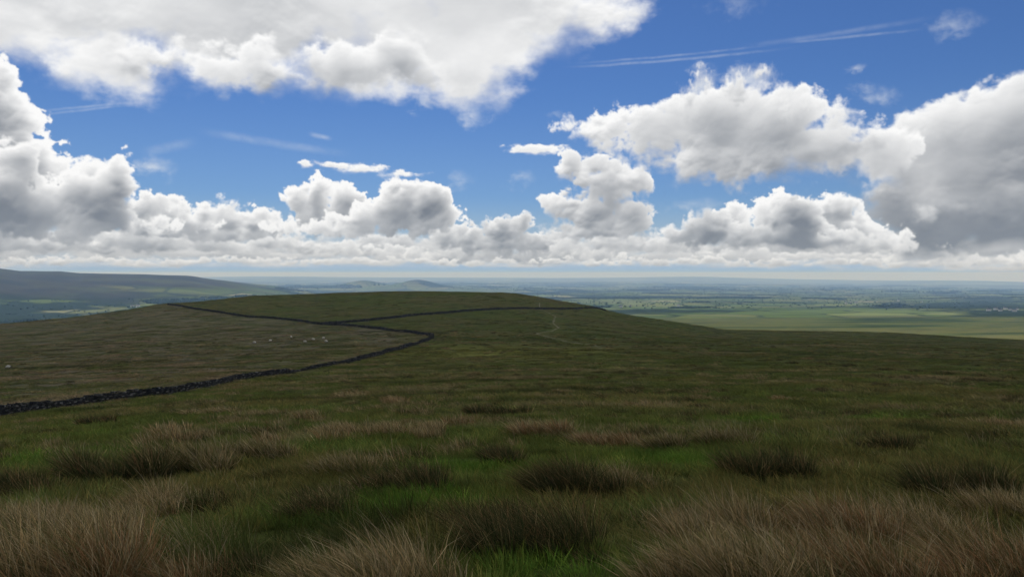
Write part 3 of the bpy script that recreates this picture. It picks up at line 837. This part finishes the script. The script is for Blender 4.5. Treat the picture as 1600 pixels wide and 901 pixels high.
SMALL = [(990, 616, 62, 10, 'dark', FAINT), (1075, 628, 36, 13, 'dark', FAINT), (1140, 614, 56, 10, 'dark', FAINT), (1225, 626, 50, 12, 'rust', FAINT), (1350, 690, 60, 18, 'dark', FAINT), (1450, 700, 60, 18, 'dark', FAINT), (880, 612, 40, 8, 'straw', FAINT),
         (1480, 585, 34, 9, 'dark', ROW), (1435, 581, 30, 8, 'dark', ROW), (1390, 579, 36, 9, 'dark', ROW), (1330, 572, 24, 8, 'dark', ROW), (1300, 570, 20, 7, 'dark', ROW), (1535, 590, 30, 8, 'dark', ROW), (1240, 568, 24, 6, 'dark', ROW), (1580, 592, 24, 8, 'dark', ROW)]
_r = np.random.default_rng(5)
for _ in range(26):
    px = _r.uniform(230, 720); py = _r.uniform(618, 708) - (px - 230) * .02
    SMALL.append((px, py, _r.uniform(46, 92), _r.uniform(.5, .8) * 1186 / 2.0 / max(8.0, 1.0) * .0 + (14 + (py - 615) * .26), _r.choice(['straw', 'rust', 'mixed', 'straw']), PALE_L))

def build_tussocks():
    shared = {}
    for i, (px, py, w, h, kind, label, grp) in enumerate(TUSSOCKS):
        x, y, z = ground_at(px, min(py, 935)); d = math.hypot(x, y)
        rx = .5 * w * d / F_PX; hm = min(max(h * d / F_PX * (.92 if kind in ('straw', 'rust') else 1.15), .35), 1.0)
        ry = min(rx, .55)
        r = np.random.default_rng(900 + i)
        n = int(min(4200, max(500, 2300 * rx * ry * 4)) * min(1.0, .35 + 9.0 / d))
        zf = lambda a, b: height(a + x, b + y) - z
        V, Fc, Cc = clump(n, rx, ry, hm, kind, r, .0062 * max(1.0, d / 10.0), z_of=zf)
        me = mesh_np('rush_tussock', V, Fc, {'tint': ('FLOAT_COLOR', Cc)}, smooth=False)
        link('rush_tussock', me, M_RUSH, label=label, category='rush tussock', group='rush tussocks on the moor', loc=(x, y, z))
    for i, (px, py, w, h, kind, label) in enumerate(SMALL):
        x, y, z = ground_at(px, py); d = math.hypot(x, y)
        rx = .5 * w * d / F_PX; hm = min(max(h * d / F_PX, .3), .8)
        key = (kind, i % 3)
        if key not in shared:
            r = np.random.default_rng(1500 + len(shared))
            V, Fc, Cc = clump(620, 1.0, .6, .6, kind, r, .022)
            shared[key] = mesh_np('small_rush_tussock', V, Fc, {'tint': ('FLOAT_COLOR', Cc)}, smooth=False)
        o = link('small_rush_tussock', shared[key], M_RUSH, label=label, category='rush tussock', group={FAINT: 'faint clumps on the middle slope', ROW: 'row of dark clumps on the far right slope', PALE_L: 'pale tussocks below the wall'}[label], loc=(x, y, z - .03))
        o.scale = (rx, min(rx, 1.6), hm / .6)
build_tussocks()

# ------------------------------------------------------------------ ground cover: countless tufts
def scatter(name, label, category, pos, rot, size, patch, variant, objs):
    me = bpy.data.meshes.new(name)
    me.vertices.add(len(pos)); me.vertices.foreach_set('co', np.asarray(pos, np.float32).ravel())
    for nm, typ, key, dat in (('rot', 'FLOAT_VECTOR', 'vector', rot), ('size', 'FLOAT_VECTOR', 'vector', size), ('patch', 'FLOAT_COLOR', 'color', patch), ('variant', 'INT', 'value', variant)):
        a = me.attributes.new(nm, typ, 'POINT'); a.data.foreach_set(key, np.ascontiguousarray(dat, dtype=np.int32 if typ == 'INT' else np.float32).ravel())
    o = link(name, me, kind='stuff', label=label, category=category)
    kit = bpy.data.collections.new(name + '_kit')
    for q in objs: kit.objects.link(q)
    g = bpy.data.node_groups.new(name + '_scatter', 'GeometryNodeTree')
    g.interface.new_socket('Geometry', in_out='INPUT', socket_type='NodeSocketGeometry'); g.interface.new_socket('Geometry', in_out='OUTPUT', socket_type='NodeSocketGeometry')
    gi, go = g.nodes.new('NodeGroupInput'), g.nodes.new('NodeGroupOutput')
    ci = g.nodes.new('GeometryNodeCollectionInfo'); ci.inputs[0].default_value = kit; ci.inputs['Separate Children'].default_value = True; ci.inputs['Reset Children'].default_value = True
    ip = g.nodes.new('GeometryNodeInstanceOnPoints'); ip.inputs['Pick Instance'].default_value = True
    def named(n, typ):
        q = g.nodes.new('GeometryNodeInputNamedAttribute'); q.data_type = typ; q.inputs['Name'].default_value = n; return q.outputs['Attribute']
    e2r = g.nodes.new('FunctionNodeEulerToRotation')
    g.links.new(named('rot', 'FLOAT_VECTOR'), e2r.inputs[0])
    g.links.new(gi.outputs[0], ip.inputs['Points']); g.links.new(ci.outputs[0], ip.inputs['Instance'])
    g.links.new(named('variant', 'INT'), ip.inputs['Instance Index']); g.links.new(e2r.outputs[0], ip.inputs['Rotation']); g.links.new(named('size', 'FLOAT_VECTOR'), ip.inputs['Scale'])
    g.links.new(ip.outputs[0], go.inputs[0])
    md = o.modifiers.new('scatter', 'NODES'); md.node_group = g
    return o

def tuft_kit():
    objs = []
    for k in range(8):
        r = np.random.default_rng(60 + k)
        n = 70 if k < 4 else 60
        a = r.uniform(0, 2 * math.pi, n); q = np.sqrt(r.uniform(0, 1, n))
        root = np.stack([np.cos(a) * q * .17, np.sin(a) * q * .17, np.full(n, -.015)], -1)
        out = np.stack([np.cos(a), np.sin(a)], -1) * q[:, None] * .45
        lean = out + r.normal(0, .18, (n, 2)) + np.array((-.10, .0)); bd = out * .4 + r.normal(0, .16, (n, 2)) + np.array((-.16, .0))
        L = (.16 if k < 4 else .24) * r.uniform(.45, 1.15, n)
        base = np.full((n, 3), 1.0) * r.uniform(.65, 1.3, (n, 1))
        warm = (r.uniform(0, 1, n) < (.12 if k < 4 else .40))[:, None]
        tip = np.where(warm, base * np.array((1.9, 1.35, 1.25)), base * np.array((1.02, 1.06, .95)))
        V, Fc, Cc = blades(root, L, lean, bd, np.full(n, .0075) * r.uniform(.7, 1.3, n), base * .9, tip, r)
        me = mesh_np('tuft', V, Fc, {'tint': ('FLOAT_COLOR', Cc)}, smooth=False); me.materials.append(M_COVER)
        objs.append(bpy.data.objects.new('grass_tuft_%d' % k, me))
    return objs

PATH_PIX = [(843, 473), (843, 478), (844, 483), (856, 488), (868, 494), (864, 505), (873, 512), (861, 517), (839, 521), (860, 527), (890, 534), (928, 539), (941, 544.5)]
PATH_XY = [ground_at(*q)[:2] for q in PATH_PIX]
def near_path(x, y):
    hit = np.zeros(x.shape, bool)
    for (x0, y0), (x1, y1) in zip(PATH_XY[:-1], PATH_XY[1:]):
        L2 = (x1 - x0) ** 2 + (y1 - y0) ** 2; u = np.clip(((x - x0) * (x1 - x0) + (y - y0) * (y1 - y0)) / L2, 0, 1)
        hit |= np.hypot(x - x0 - u * (x1 - x0), (y - y0 - u * (y1 - y0)) * .6) < 3.2
    return hit
LUSH = [(*ground_at(px, py)[:2], gr) for (px, py, gr) in ((850, 900, .75), (900, 885, .5), (1075, 722, 2.0), (70, 722, 2.6), (470, 815, .8), (700, 790, 1.0), (1390, 655, 3.0), (640, 800, .7), (1200, 660, 2.5), (720, 735, 1.8))]

def build_cover():
    P, RT, SZ, PT, VR = [], [], [], [], []
    r = np.random.default_rng(77)
    for (d0, d1, dens, sc, hs) in ((2.2, 9, 46, 1.0, 1.0), (9, 20, 26, 1.5, 1.25), (20, 45, 9.0, 2.4, 1.5), (45, 110, 2.2, 4.2, 1.7), (110, 230, .5, 7.0, 1.6), (230, 420, .13, 11.0, 1.7), (420, 720, .04, 15.0, 2.0)):
        area = .5 * math.radians(108) * (d1 * d1 - d0 * d0); n = int(area * dens)
        az = r.uniform(-math.radians(54), math.radians(54), n); d = np.sqrt(r.uniform(d0 * d0, d1 * d1, n))
        x, y = np.sin(az) * d, np.cos(az) * d
        clus = fnoise(x / (2.2 * sc), y / (2.2 * sc), 3, 91)
        keep = r.uniform(0, 1, n) < (sstep(clus, -.5, .25) * .85 + .15)
        keep &= ~((d > 200) & near_path(x, y))
        x, y, d, clus = x[keep], y[keep], d[keep], clus[keep]; n = len(x)
        z = height(x, y)
        n1, n2, n3 = fnoise(x / 26, y / 20, 4, 92), fnoise(x / (4.5 if d0 < 40 else 22.0), y / (4.0 if d0 < 40 else 6.5), 3, 93), fnoise(x / 70, y / 45, 3, 94)
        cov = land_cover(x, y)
        green = np.array((.125, .158, .038)); vivid = np.array((.105, .205, .028)); tan = np.array((.310, .245, .145)); olive = np.array((.180, .172, .056)); dark = np.array((.050, .064, .024))
        f = lambda a: a[:, None]
        c = green * f(1 - sstep(n1, -.15, .3)) + olive * f(sstep(n1, -.15, .3))
        c = c + (vivid - c) * f(sstep(n2 - n1 * .5, .22, .42) * (d < 40) * .8)
        c = c + (tan - c) * f(np.clip(sstep(n2 + n3 * .8, .18, .45) * (.18 + .42 * (d > 25)) + cov[:, 0] * .7 * sstep(n2, -.1, .25), 0, 1))
        c = c + (dark - c) * f(sstep(-n2 + n1 * .3, .20, .42) * .75)
        c = c + (np.array((.16, .165, .048)) - c) * f(cov[:, 1] * .8)  # tufts take the same painted sun on the saddle
        for (gx, gy, gr) in LUSH:
            c = c + (vivid * 1.1 - c) * f(np.exp(-((x - gx) ** 2 + (y - gy) ** 2) / gr ** 2) * .9)
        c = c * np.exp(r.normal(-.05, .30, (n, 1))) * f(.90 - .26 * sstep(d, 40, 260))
        s = sc * r.uniform(.7, 1.3, n)
        long_ = (r.uniform(0, 1, n) < .25 + .4 * sstep(n2, 0, .4))
        P.append(np.stack([x, y, z - .01], -1)); RT.append(np.stack([np.zeros(n), np.zeros(n), r.normal(0, .6, n)], -1))
        SZ.append(np.stack([s, s, hs * r.uniform(.7, 1.3, n) * (.8 + .5 * sstep(clus, -.1, .5))], -1))
        PT.append(np.concatenate([c, np.ones((n, 1))], -1)); VR.append(np.where(long_, r.integers(4, 8, n), r.integers(0, 4, n)))
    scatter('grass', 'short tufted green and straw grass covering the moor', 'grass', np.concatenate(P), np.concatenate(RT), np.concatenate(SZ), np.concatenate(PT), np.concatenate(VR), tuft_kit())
    print('tufts', sum(map(len, P)))
build_cover()

def build_rough():
    r = np.random.default_rng(31); objs = []
    for k, kind in enumerate(('straw', 'straw', 'rust', 'mixed', 'mixed', 'dark', 'dark', 'green')):
        V, Fc, Cc = clump(300, .42, .34, .42, kind, np.random.default_rng(700 + k), .010)
        me = mesh_np('tuft', V, Fc, {'tint': ('FLOAT_COLOR', Cc)}, smooth=False); me.materials.append(M_RUSH)
        objs.append(bpy.data.objects.new('rough_tuft_%d' % k, me))
    P, SZ, VR = [], [], []
    for (d0, d1, dens, sc) in ((4.5, 16, 2.2, .75), (16, 45, 1.5, 1.1), (45, 120, .34, 1.9), (120, 330, .06, 2.8)):
        n = int(.5 * math.radians(108) * (d1 * d1 - d0 * d0) * dens)
        az = r.uniform(-.942, .942, n); d = np.sqrt(r.uniform(d0 * d0, d1 * d1, n)); x, y = np.sin(az) * d, np.cos(az) * d
        a, b = fnoise(x / 9, y / 6.5, 3, 801), fnoise(x / 22 + 4, y / 13, 3, 802)
        keep = (a > .13) | (r.uniform(0, 1, n) < .05)
        x, y, a, b = x[keep], y[keep], a[keep], b[keep]; n = len(x)
        u = b * 1.9 + r.normal(0, .28, n) - np.where(x > 0, .30, .12)
        v = np.where(u > .25, r.integers(0, 3, n), np.where(u > -.15, r.integers(3, 5, n), np.where(u > -.6, r.integers(5, 7, n), 7)))
        s = sc * r.uniform(.6, 1.35, n)
        P.append(np.stack([x, y, height(x, y) - .02], -1)); SZ.append(np.stack([s, s * .8, np.minimum(s, 1.25) * r.uniform(.65, 1.25, n)], -1)); VR.append(v)
    P, SZ, VR = map(np.concatenate, (P, SZ, VR)); n = len(P)
    scatter('rough_grass', 'scattered rough tufts of straw and dark rush among the shorter grass', 'rough grass', P, np.stack([np.zeros(n), np.zeros(n), r.normal(0, .5, n)], -1), SZ, np.ones((n, 4)), VR, objs)
    print('rough', n)
build_rough()

# ------------------------------------------------------------------ dry stone walls
def stone_material():
    m, t, out = new_mat('gritstone')
    g = t.nodes.new('ShaderNodeNewGeometry'); P = S(t, g.outputs['Position'])
    rnd = S(t, g.outputs['Random Per Island'])
    n = fbm(t, P, 3.0, 5.0, .6)
    c = ramp(t, rnd, [(0, (.018, .018, .018)), (.5, (.042, .041, .039)), (.85, (.075, .072, .066)), (1.0, (.22, .21, .19))])
    c = mix(t, n.step(.52, .66) * .7, c, (.035, .042, .022))
    diffuse(t, out, c, bump(t, n, .03, .6))
    return m
M_STONE = stone_material()

def resample(pts, step):
    p = np.array(pts)[:, :2]; seg = np.hypot(*np.diff(p, axis=0).T); cum = np.concatenate([[0], np.cumsum(seg)])
    s = np.arange(0, cum[-1], step)
    return np.stack([np.interp(s, cum, p[:, 0]), np.interp(s, cum, p[:, 1])], -1), s, cum

BOX_V = np.array([[-1, -1, -1], [1, -1, -1], [1, 1, -1], [-1, 1, -1], [-1, -1, 1], [1, -1, 1], [1, 1, 1], [-1, 1, 1]], float) * .5
BOX_F = np.array([[0, 3, 2, 1], [4, 5, 6, 7], [0, 1, 5, 4], [1, 2, 6, 5], [2, 3, 7, 6], [3, 0, 4, 7]])

def stones(cx, cy, cz, L, Dp, Hh, ang, r, jit=.16):
    n = len(cx)
    v = np.repeat(BOX_V[None], n, 0) + r.normal(0, jit * .4, (n, 8, 3))
    v = v * np.stack([L, Dp, Hh], -1)[:, None, :]
    tl = r.normal(0, .05, n)
    x, y, z = v[..., 0], v[..., 1], v[..., 2] + v[..., 0] * tl[:, None]
    c, s = np.cos(ang)[:, None], np.sin(ang)[:, None]
    V = np.stack([x * c - y * s + cx[:, None], x * s + y * c + cy[:, None], z + cz[:, None]], -1).reshape(-1, 3)
    Fc = (np.arange(n)[:, None, None] * 8 + BOX_F[None]).reshape(-1, 4)
    return V, Fc

def build_wall(pts, label, high, slen, courses, gaps, seed):
    r = np.random.default_rng(seed)
    line, s, cum = resample(pts, slen)
    tang = np.gradient(line, axis=0); ang0 = np.arctan2(tang[:, 1], tang[:, 0])
    gz = height(line[:, 0], line[:, 1])
    hv = high * (1 + .26 * fnoise(s / 7, s * 0 + seed, 3, 400 + seed) + .16 * np.minimum(fnoise(s / 26, s * 0 + seed + 3, 2, 410 + seed), 0) * 2)
    for (a, b, k) in gaps:
        u = s / s[-1]; hv = hv * (1 - (1 - k) * sstep(u, a - .012, a + .012) * (1 - sstep(u, b - .012, b + .012)))
    root = link('dry_stone_wall', None, label=label, category='wall', loc=(line[len(line) // 2, 0], line[len(line) // 2, 1], gz[len(line) // 2]))
    o = np.array(root.location)
    VV, FF, k0 = [], [], 0
    ch = high / courses
    for c in range(courses):
        use = hv > ch * (c + .6)
        off = (c % 2) * .5 * slen + r.uniform(-.12, .12, len(line)) * slen
        i = np.nonzero(use)[0]
        if not len(i): continue
        x = line[i, 0] + np.cos(ang0[i]) * off[i]; y = line[i, 1] + np.sin(ang0[i]) * off[i]
        taper = .68 - .26 * c / courses
        V, Fc = stones(x, y, gz[i] + ch * (c + .5) - .06 + r.normal(0, .02, len(i)), slen * r.uniform(.8, 1.12, len(i)), taper * r.uniform(.85, 1.15, len(i)), ch * r.uniform(.85, 1.12, len(i)), ang0[i] + r.normal(0, .05, len(i)), r)
        VV.append(V); FF.append(Fc + k0); k0 += len(V)
    V = np.concatenate(VV) - o
    me = mesh_np('stonework', V, np.concatenate(FF), smooth=False)
    link('stonework', me, M_STONE, parent=root, kind='stuff')
    # coping stones set on edge
    sub, s2, _ = resample(pts, slen * .62)
    t2 = np.gradient(sub, axis=0); a2 = np.arctan2(t2[:, 1], t2[:, 0]); h2 = np.interp(s2, s, hv); g2 = height(sub[:, 0], sub[:, 1])
    i = np.nonzero((h2 > high * .72) & (r.uniform(0, 1, len(h2)) < .88))[0]
    nh = np.floor(h2[i] / ch + .4) * ch
    V, Fc = stones(sub[i, 0], sub[i, 1], g2[i] + nh + ch * .35 - .06, slen * r.uniform(.35, .62, len(i)), .46 * r.uniform(.8, 1.2, len(i)), ch * r.uniform(1.0, 1.7, len(i)), a2[i] + r.normal(0, .1, len(i)), r, .22)
    link('coping', mesh_np('coping', V - o, Fc, smooth=False), M_STONE, parent=root, kind='stuff')
    # stones that have come down
    k = int(len(line) * .10); j = r.integers(0, len(line), k)
    sd2 = r.choice([-1, 1], k) * r.uniform(.45, 1.3, k)
    fx, fy = line[j, 0] - np.sin(ang0[j]) * sd2, line[j, 1] + np.cos(ang0[j]) * sd2
    V, Fc = stones(fx, fy, height(fx, fy) + .05, r.uniform(.25, .5, k), r.uniform(.2, .4, k), r.uniform(.15, .26, k), r.uniform(0, 3.1, k), r, .25)
    link('fallen_stones', mesh_np('fallen_stones', V - o, Fc, smooth=False), M_STONE, parent=root, kind='stuff')

build_wall(P_NEAR, 'dark dry stone wall running from the left edge up to the corner in the saddle', .98, .34, 7, [(.50, .53, .5), (.53, .62, .8)], 1)
build_wall(P_BACK, 'thin dark field wall climbing from the saddle corner to the left skyline', 1.05, .55, 5, [], 2)
build_wall(P_FAR, 'thin dark wall crossing the rounded hill to its right shoulder', 1.1, .55, 5, [(.78, .80, .0)], 3)

# ------------------------------------------------------------------ footpath
def ribbon(name, pix, width, label, mat):
    pts = [ground_at(*q) for q in pix]
    line, s, _ = resample(pts, .8)
    for _ in range(3): line[1:-1] = (line[:-2] + 2 * line[1:-1] + line[2:]) / 4
    tg = np.gradient(line, axis=0); tg /= np.linalg.norm(tg, axis=1, keepdims=True); nr = np.stack([-tg[:, 1], tg[:, 0]], -1)
    w = width * np.clip(.75 + 2.2 * fnoise(s / 9, s * 0, 3, 510), .05, 1.6) * np.clip(np.minimum(s, s[-1] - s) / 4 + .15, 0, 1)
    rows = []
    for k in (-1, -.5, 0, .5, 1):
        q = line + nr * (w * .5 * k)[:, None]; rows.append(np.concatenate([q, (height(q[:, 0], q[:, 1]) + .03 - .05 * (abs(k) == 1))[:, None]], -1))
    V = np.stack(rows, 1).reshape(-1, 3); n = len(line)
    r_, c_ = np.meshgrid(np.arange(n - 1), np.arange(4), indexing='ij')
    Fc = np.stack([r_ * 5 + c_, r_ * 5 + c_ + 1, (r_ + 1) * 5 + c_ + 1, (r_ + 1) * 5 + c_], -1).reshape(-1, 4)
    link(name, mesh_np(name, V, Fc), mat, kind='structure', label=label, category='path')

def path_material():
    m, t, out = new_mat('bare_path')
    g = t.nodes.new('ShaderNodeNewGeometry'); n = fbm(t, S(t, g.outputs['Position']), .9, 5.0, .6)
    diffuse(t, out, mix(t, n.step(.35, .65), (.10, .092, .062), (.23, .21, .165)), bump(t, n, .08))
    return m
M_PATH = path_material()
ribbon('footpath', PATH_PIX, 1.15, 'narrow pale worn footpath zigzagging up the hill to the wall gap', M_PATH)

# ------------------------------------------------------------------ sheep
def sheep_mesh():
    me = bpy.data.meshes.new('sheep_base')
    v = [(0, -.42, .62), (0, -.18, .66), (0, .12, .66), (0, .38, .64), (0, .55, .66), (0, .72, .52), (0, .86, .36)]
    e = [(0, 1), (1, 2), (2, 3), (3, 4), (4, 5), (5, 6)]
    rad = [.20, .27, .28, .25, .16, .115, .065]
    for (sx, j, y) in ((-1, 0, -.36), (1, 0, -.36), (-1, 3, .34), (1, 3, .34)):
        k = len(v); bk = -.05 if y < 0 else .02
        v += [(sx * .13, y, .42), (sx * .13, y + bk, .22), (sx * .13, y, .02)]; e += [(j, k), (k, k + 1), (k + 1, k + 2)]; rad += [.085, .045, .045]
    for sx in (-1, 1):
        k = len(v); v.append((sx * .16, .68, .58)); e.append((5, k)); rad.append(.035)
    me.from_pydata(v, e, [])
    o = bpy.data.objects.new('sheep_base', me); col.objects.link(o)
    sk = o.modifiers.new('skin', 'SKIN'); sk.use_smooth_shade = True
    o.modifiers.new('sub', 'SUBSURF').levels = 2
    for q, r_ in zip(me.skin_vertices[0].data, rad): q.radius = (r_, r_)
    me.skin_vertices[0].data[0].use_root = True
    dg = bpy.context.evaluated_depsgraph_get()
    out = bpy.data.meshes.new_from_object(o.evaluated_get(dg))
    bpy.data.objects.remove(o); bpy.data.meshes.remove(me)
    out.name = 'sheep'
    return out

def build_sheep():
    m, t, o_ = new_mat('fleece'); g = t.nodes.new('ShaderNodeNewGeometry')
    n = fbm(t, S(t, g.outputs['Position']), 14.0, 4.0); diffuse(t, o_, mix(t, n.step(.3, .7), (.50, .47, .40), (.72, .69, .62)), bump(t, n, .05))
    m2, t2, o2 = new_mat('dark_face'); diffuse(t2, o2, (.05, .045, .04))
    me = sheep_mesh(); me.materials.clear(); me.materials.append(m); me.materials.append(m2)
    for p in me.polygons:
        c = p.center; p.material_index = 1 if (c.y > .66 or c.z < .34) else 0
    L = 'white sheep grazing in the walled field, '
    for (px, py, rz, lab) in ((398, 537, 1.4, L + 'leftmost of the flock'), (422, 534, -1.2, L + 'second from the left of the flock'), (455, 528, .4, L + 'a little above the flock'), (477, 535.5, 1.7, L + 'left end of the close group of four'),
                              (490, 532, 1.5, L + 'second from the left in the close group'), (505, 530, -1.5, L + 'uppermost in the close group'), (510, 535, 1.2, L + 'right end of the close group'), (12, 576, -1.4, 'lone white sheep at the left edge above the stone wall')):
        x, y, z = ground_at(px, py)
        o = link('sheep', me, label=lab, category='sheep', group='sheep in the walled field', loc=(x, y, z)); o.rotation_euler = (0, 0, rz)
        o.scale = (1.05, 1.05, 1.05)
build_sheep()

# ------------------------------------------------------------------ far woods and farms
def build_woods():
    m, t, out = new_mat('far_tree'); c = attr(t, 'patch', 'INSTANCER'); diffuse(t, out, c)
    objs = []
    for k in range(4):
        bm = bmesh.new(); bmesh.ops.create_icosphere(bm, subdivisions=2, radius=1.0)
        for v in bm.verts:
            q = v.co.copy(); f = 1 + .38 * mnoise.noise(q * 1.7 + Vector((k * 7, 0, 0)))
            v.co = Vector((q.x * f, q.y * f, max(q.z * f * .95 + .75, -.1)))
        me = bpy.data.meshes.new('far_tree'); bm.to_mesh(me); bm.free(); me.materials.append(m)
        objs.append(bpy.data.objects.new('far_tree_%d' % k, me))
    r = np.random.default_rng(8)
    P, C, Z = [], [], []
    for (d0, d1, n) in ((1900, 4000, 12000), (4000, 8000, 30000), (8000, 16000, 26000)):
        az = r.uniform(-.66, .66, n * 9); d = np.sqrt(r.uniform(d0 * d0, d1 * d1, n * 9)); x, y = np.sin(az) * d, np.cos(az) * d
        wood = fnoise(x / 900, y / 620, 5, 640, .55)
        gx, gy = x + fnoise(x / 900, y / 900, 2, 650) * 140, y + fnoise(x / 900, y / 900, 2, 651) * 140
        a = .35; u, v = gx * math.cos(a) - gy * math.sin(a), gx * math.sin(a) + gy * math.cos(a)
        row = np.floor(v / 190); uu = u + _hash(row.astype(np.int64), row.astype(np.int64) * 0 + 3, 9) * 300
        hedge = np.minimum(np.abs(v / 190 - np.round(v / 190)) * 190, np.abs(uu / 260 - np.round(uu / 260)) * 260) < 9
        ok = ((wood > .27) | (hedge & (r.uniform(0, 1, len(x)) < .13)) | ((wood > .10) & (r.uniform(0, 1, len(x)) < .015)))
        z = height(x, y)
        ok &= ~((d + fnoise(x / 300, y / 200, 3, 660) * 900 < 3100) & (az > -.3)) & (z < -110)
        i = np.nonzero(ok)[0][:n]
        P.append(np.stack([x[i], y[i], z[i] - .6], -1)); s = r.uniform(2.2, 4.6, len(i)) * np.where(wood[i] > .28, 1.25, .8) * (1 + .9 * (d[i] > 8000)); Z.append(np.stack([s, s, s * r.uniform(.7, 1.05, len(i))], -1))
        c = np.array((.026, .043, .017)) * r.uniform(.6, 1.6, (len(i), 1)); C.append(np.concatenate([c, np.ones((len(i), 1))], -1))
    P, C, Z = map(np.concatenate, (P, C, Z)); n = len(P)
    scatter('far_woods', 'dark woods and hedgerow trees spread over the far valley', 'woods', P, np.stack([np.zeros(n), np.zeros(n), r.uniform(0, 6.28, n)], -1), Z, C, r.integers(0, 4, n), objs)
    print('trees', n)
build_woods()

def build_farms():
    mw, t, o_ = new_mat('limewash'); diffuse(t, o_, (.62, .60, .55))
    mr, t, o_ = new_mat('slate'); diffuse(t, o_, (.10, .10, .11))
    md, t, o_ = new_mat('window_glass'); diffuse(t, o_, (.03, .035, .04))
    def box(sx, sy, z0, z1, cx=0, cy=0):
        V = BOX_V * np.array([sx, sy, z1 - z0]) + np.array([cx, cy, (z0 + z1) / 2]); return V, BOX_F
    wallm = mesh_np('farm_wall', np.concatenate([box(12, 7, -2, 5.2)[0]]), BOX_F, smooth=False); wallm.materials.append(mw)
    rv = np.array([[-6.4, -4, 5.0], [6.4, -4, 5.0], [6.4, 4, 5.0], [-6.4, 4, 5.0], [-6.4, 0, 8.2], [6.4, 0, 8.2]], float)
    roofm = bpy.data.meshes.new('farm_roof'); roofm.from_pydata(rv.tolist(), [], [(0, 1, 5, 4), (2, 3, 4, 5), (0, 4, 3), (1, 2, 5), (0, 3, 2, 1)]); roofm.materials.append(mr)
    chm = mesh_np('farm_chimney', box(1, 1, 7, 9.4, 4.8, 0)[0], BOX_F, smooth=False); chm.materials.append(mw)
    spots = [(207, 479), (212, 480), (216, 478.5), (1556, 484), (1563, 486), (1571, 483.5), (1578, 485), (1585, 486.5), (1590, 484), (1545, 485.5), (1330, 473), (1338, 474), (1322, 474.5), (1060, 478), (985, 479), (970, 480), (1404, 470), (1440, 472)]
    for i, (px, py) in enumerate(spots):
        x, y, z = ground_at(px, py, 1300, 20000)
        r = link('farmhouse', None, label='tiny pale farmhouse among the fields of the far valley', category='farmhouse', group='farmhouses in the far valley', loc=(x, y, z))
        r.rotation_euler = (0, 0, i * 1.7); k = 1.0; r.scale = (k, k, k)
        link('wall', wallm, parent=r); rf = link('roof', roofm, parent=r); link('chimney', chm, parent=rf)
build_farms()
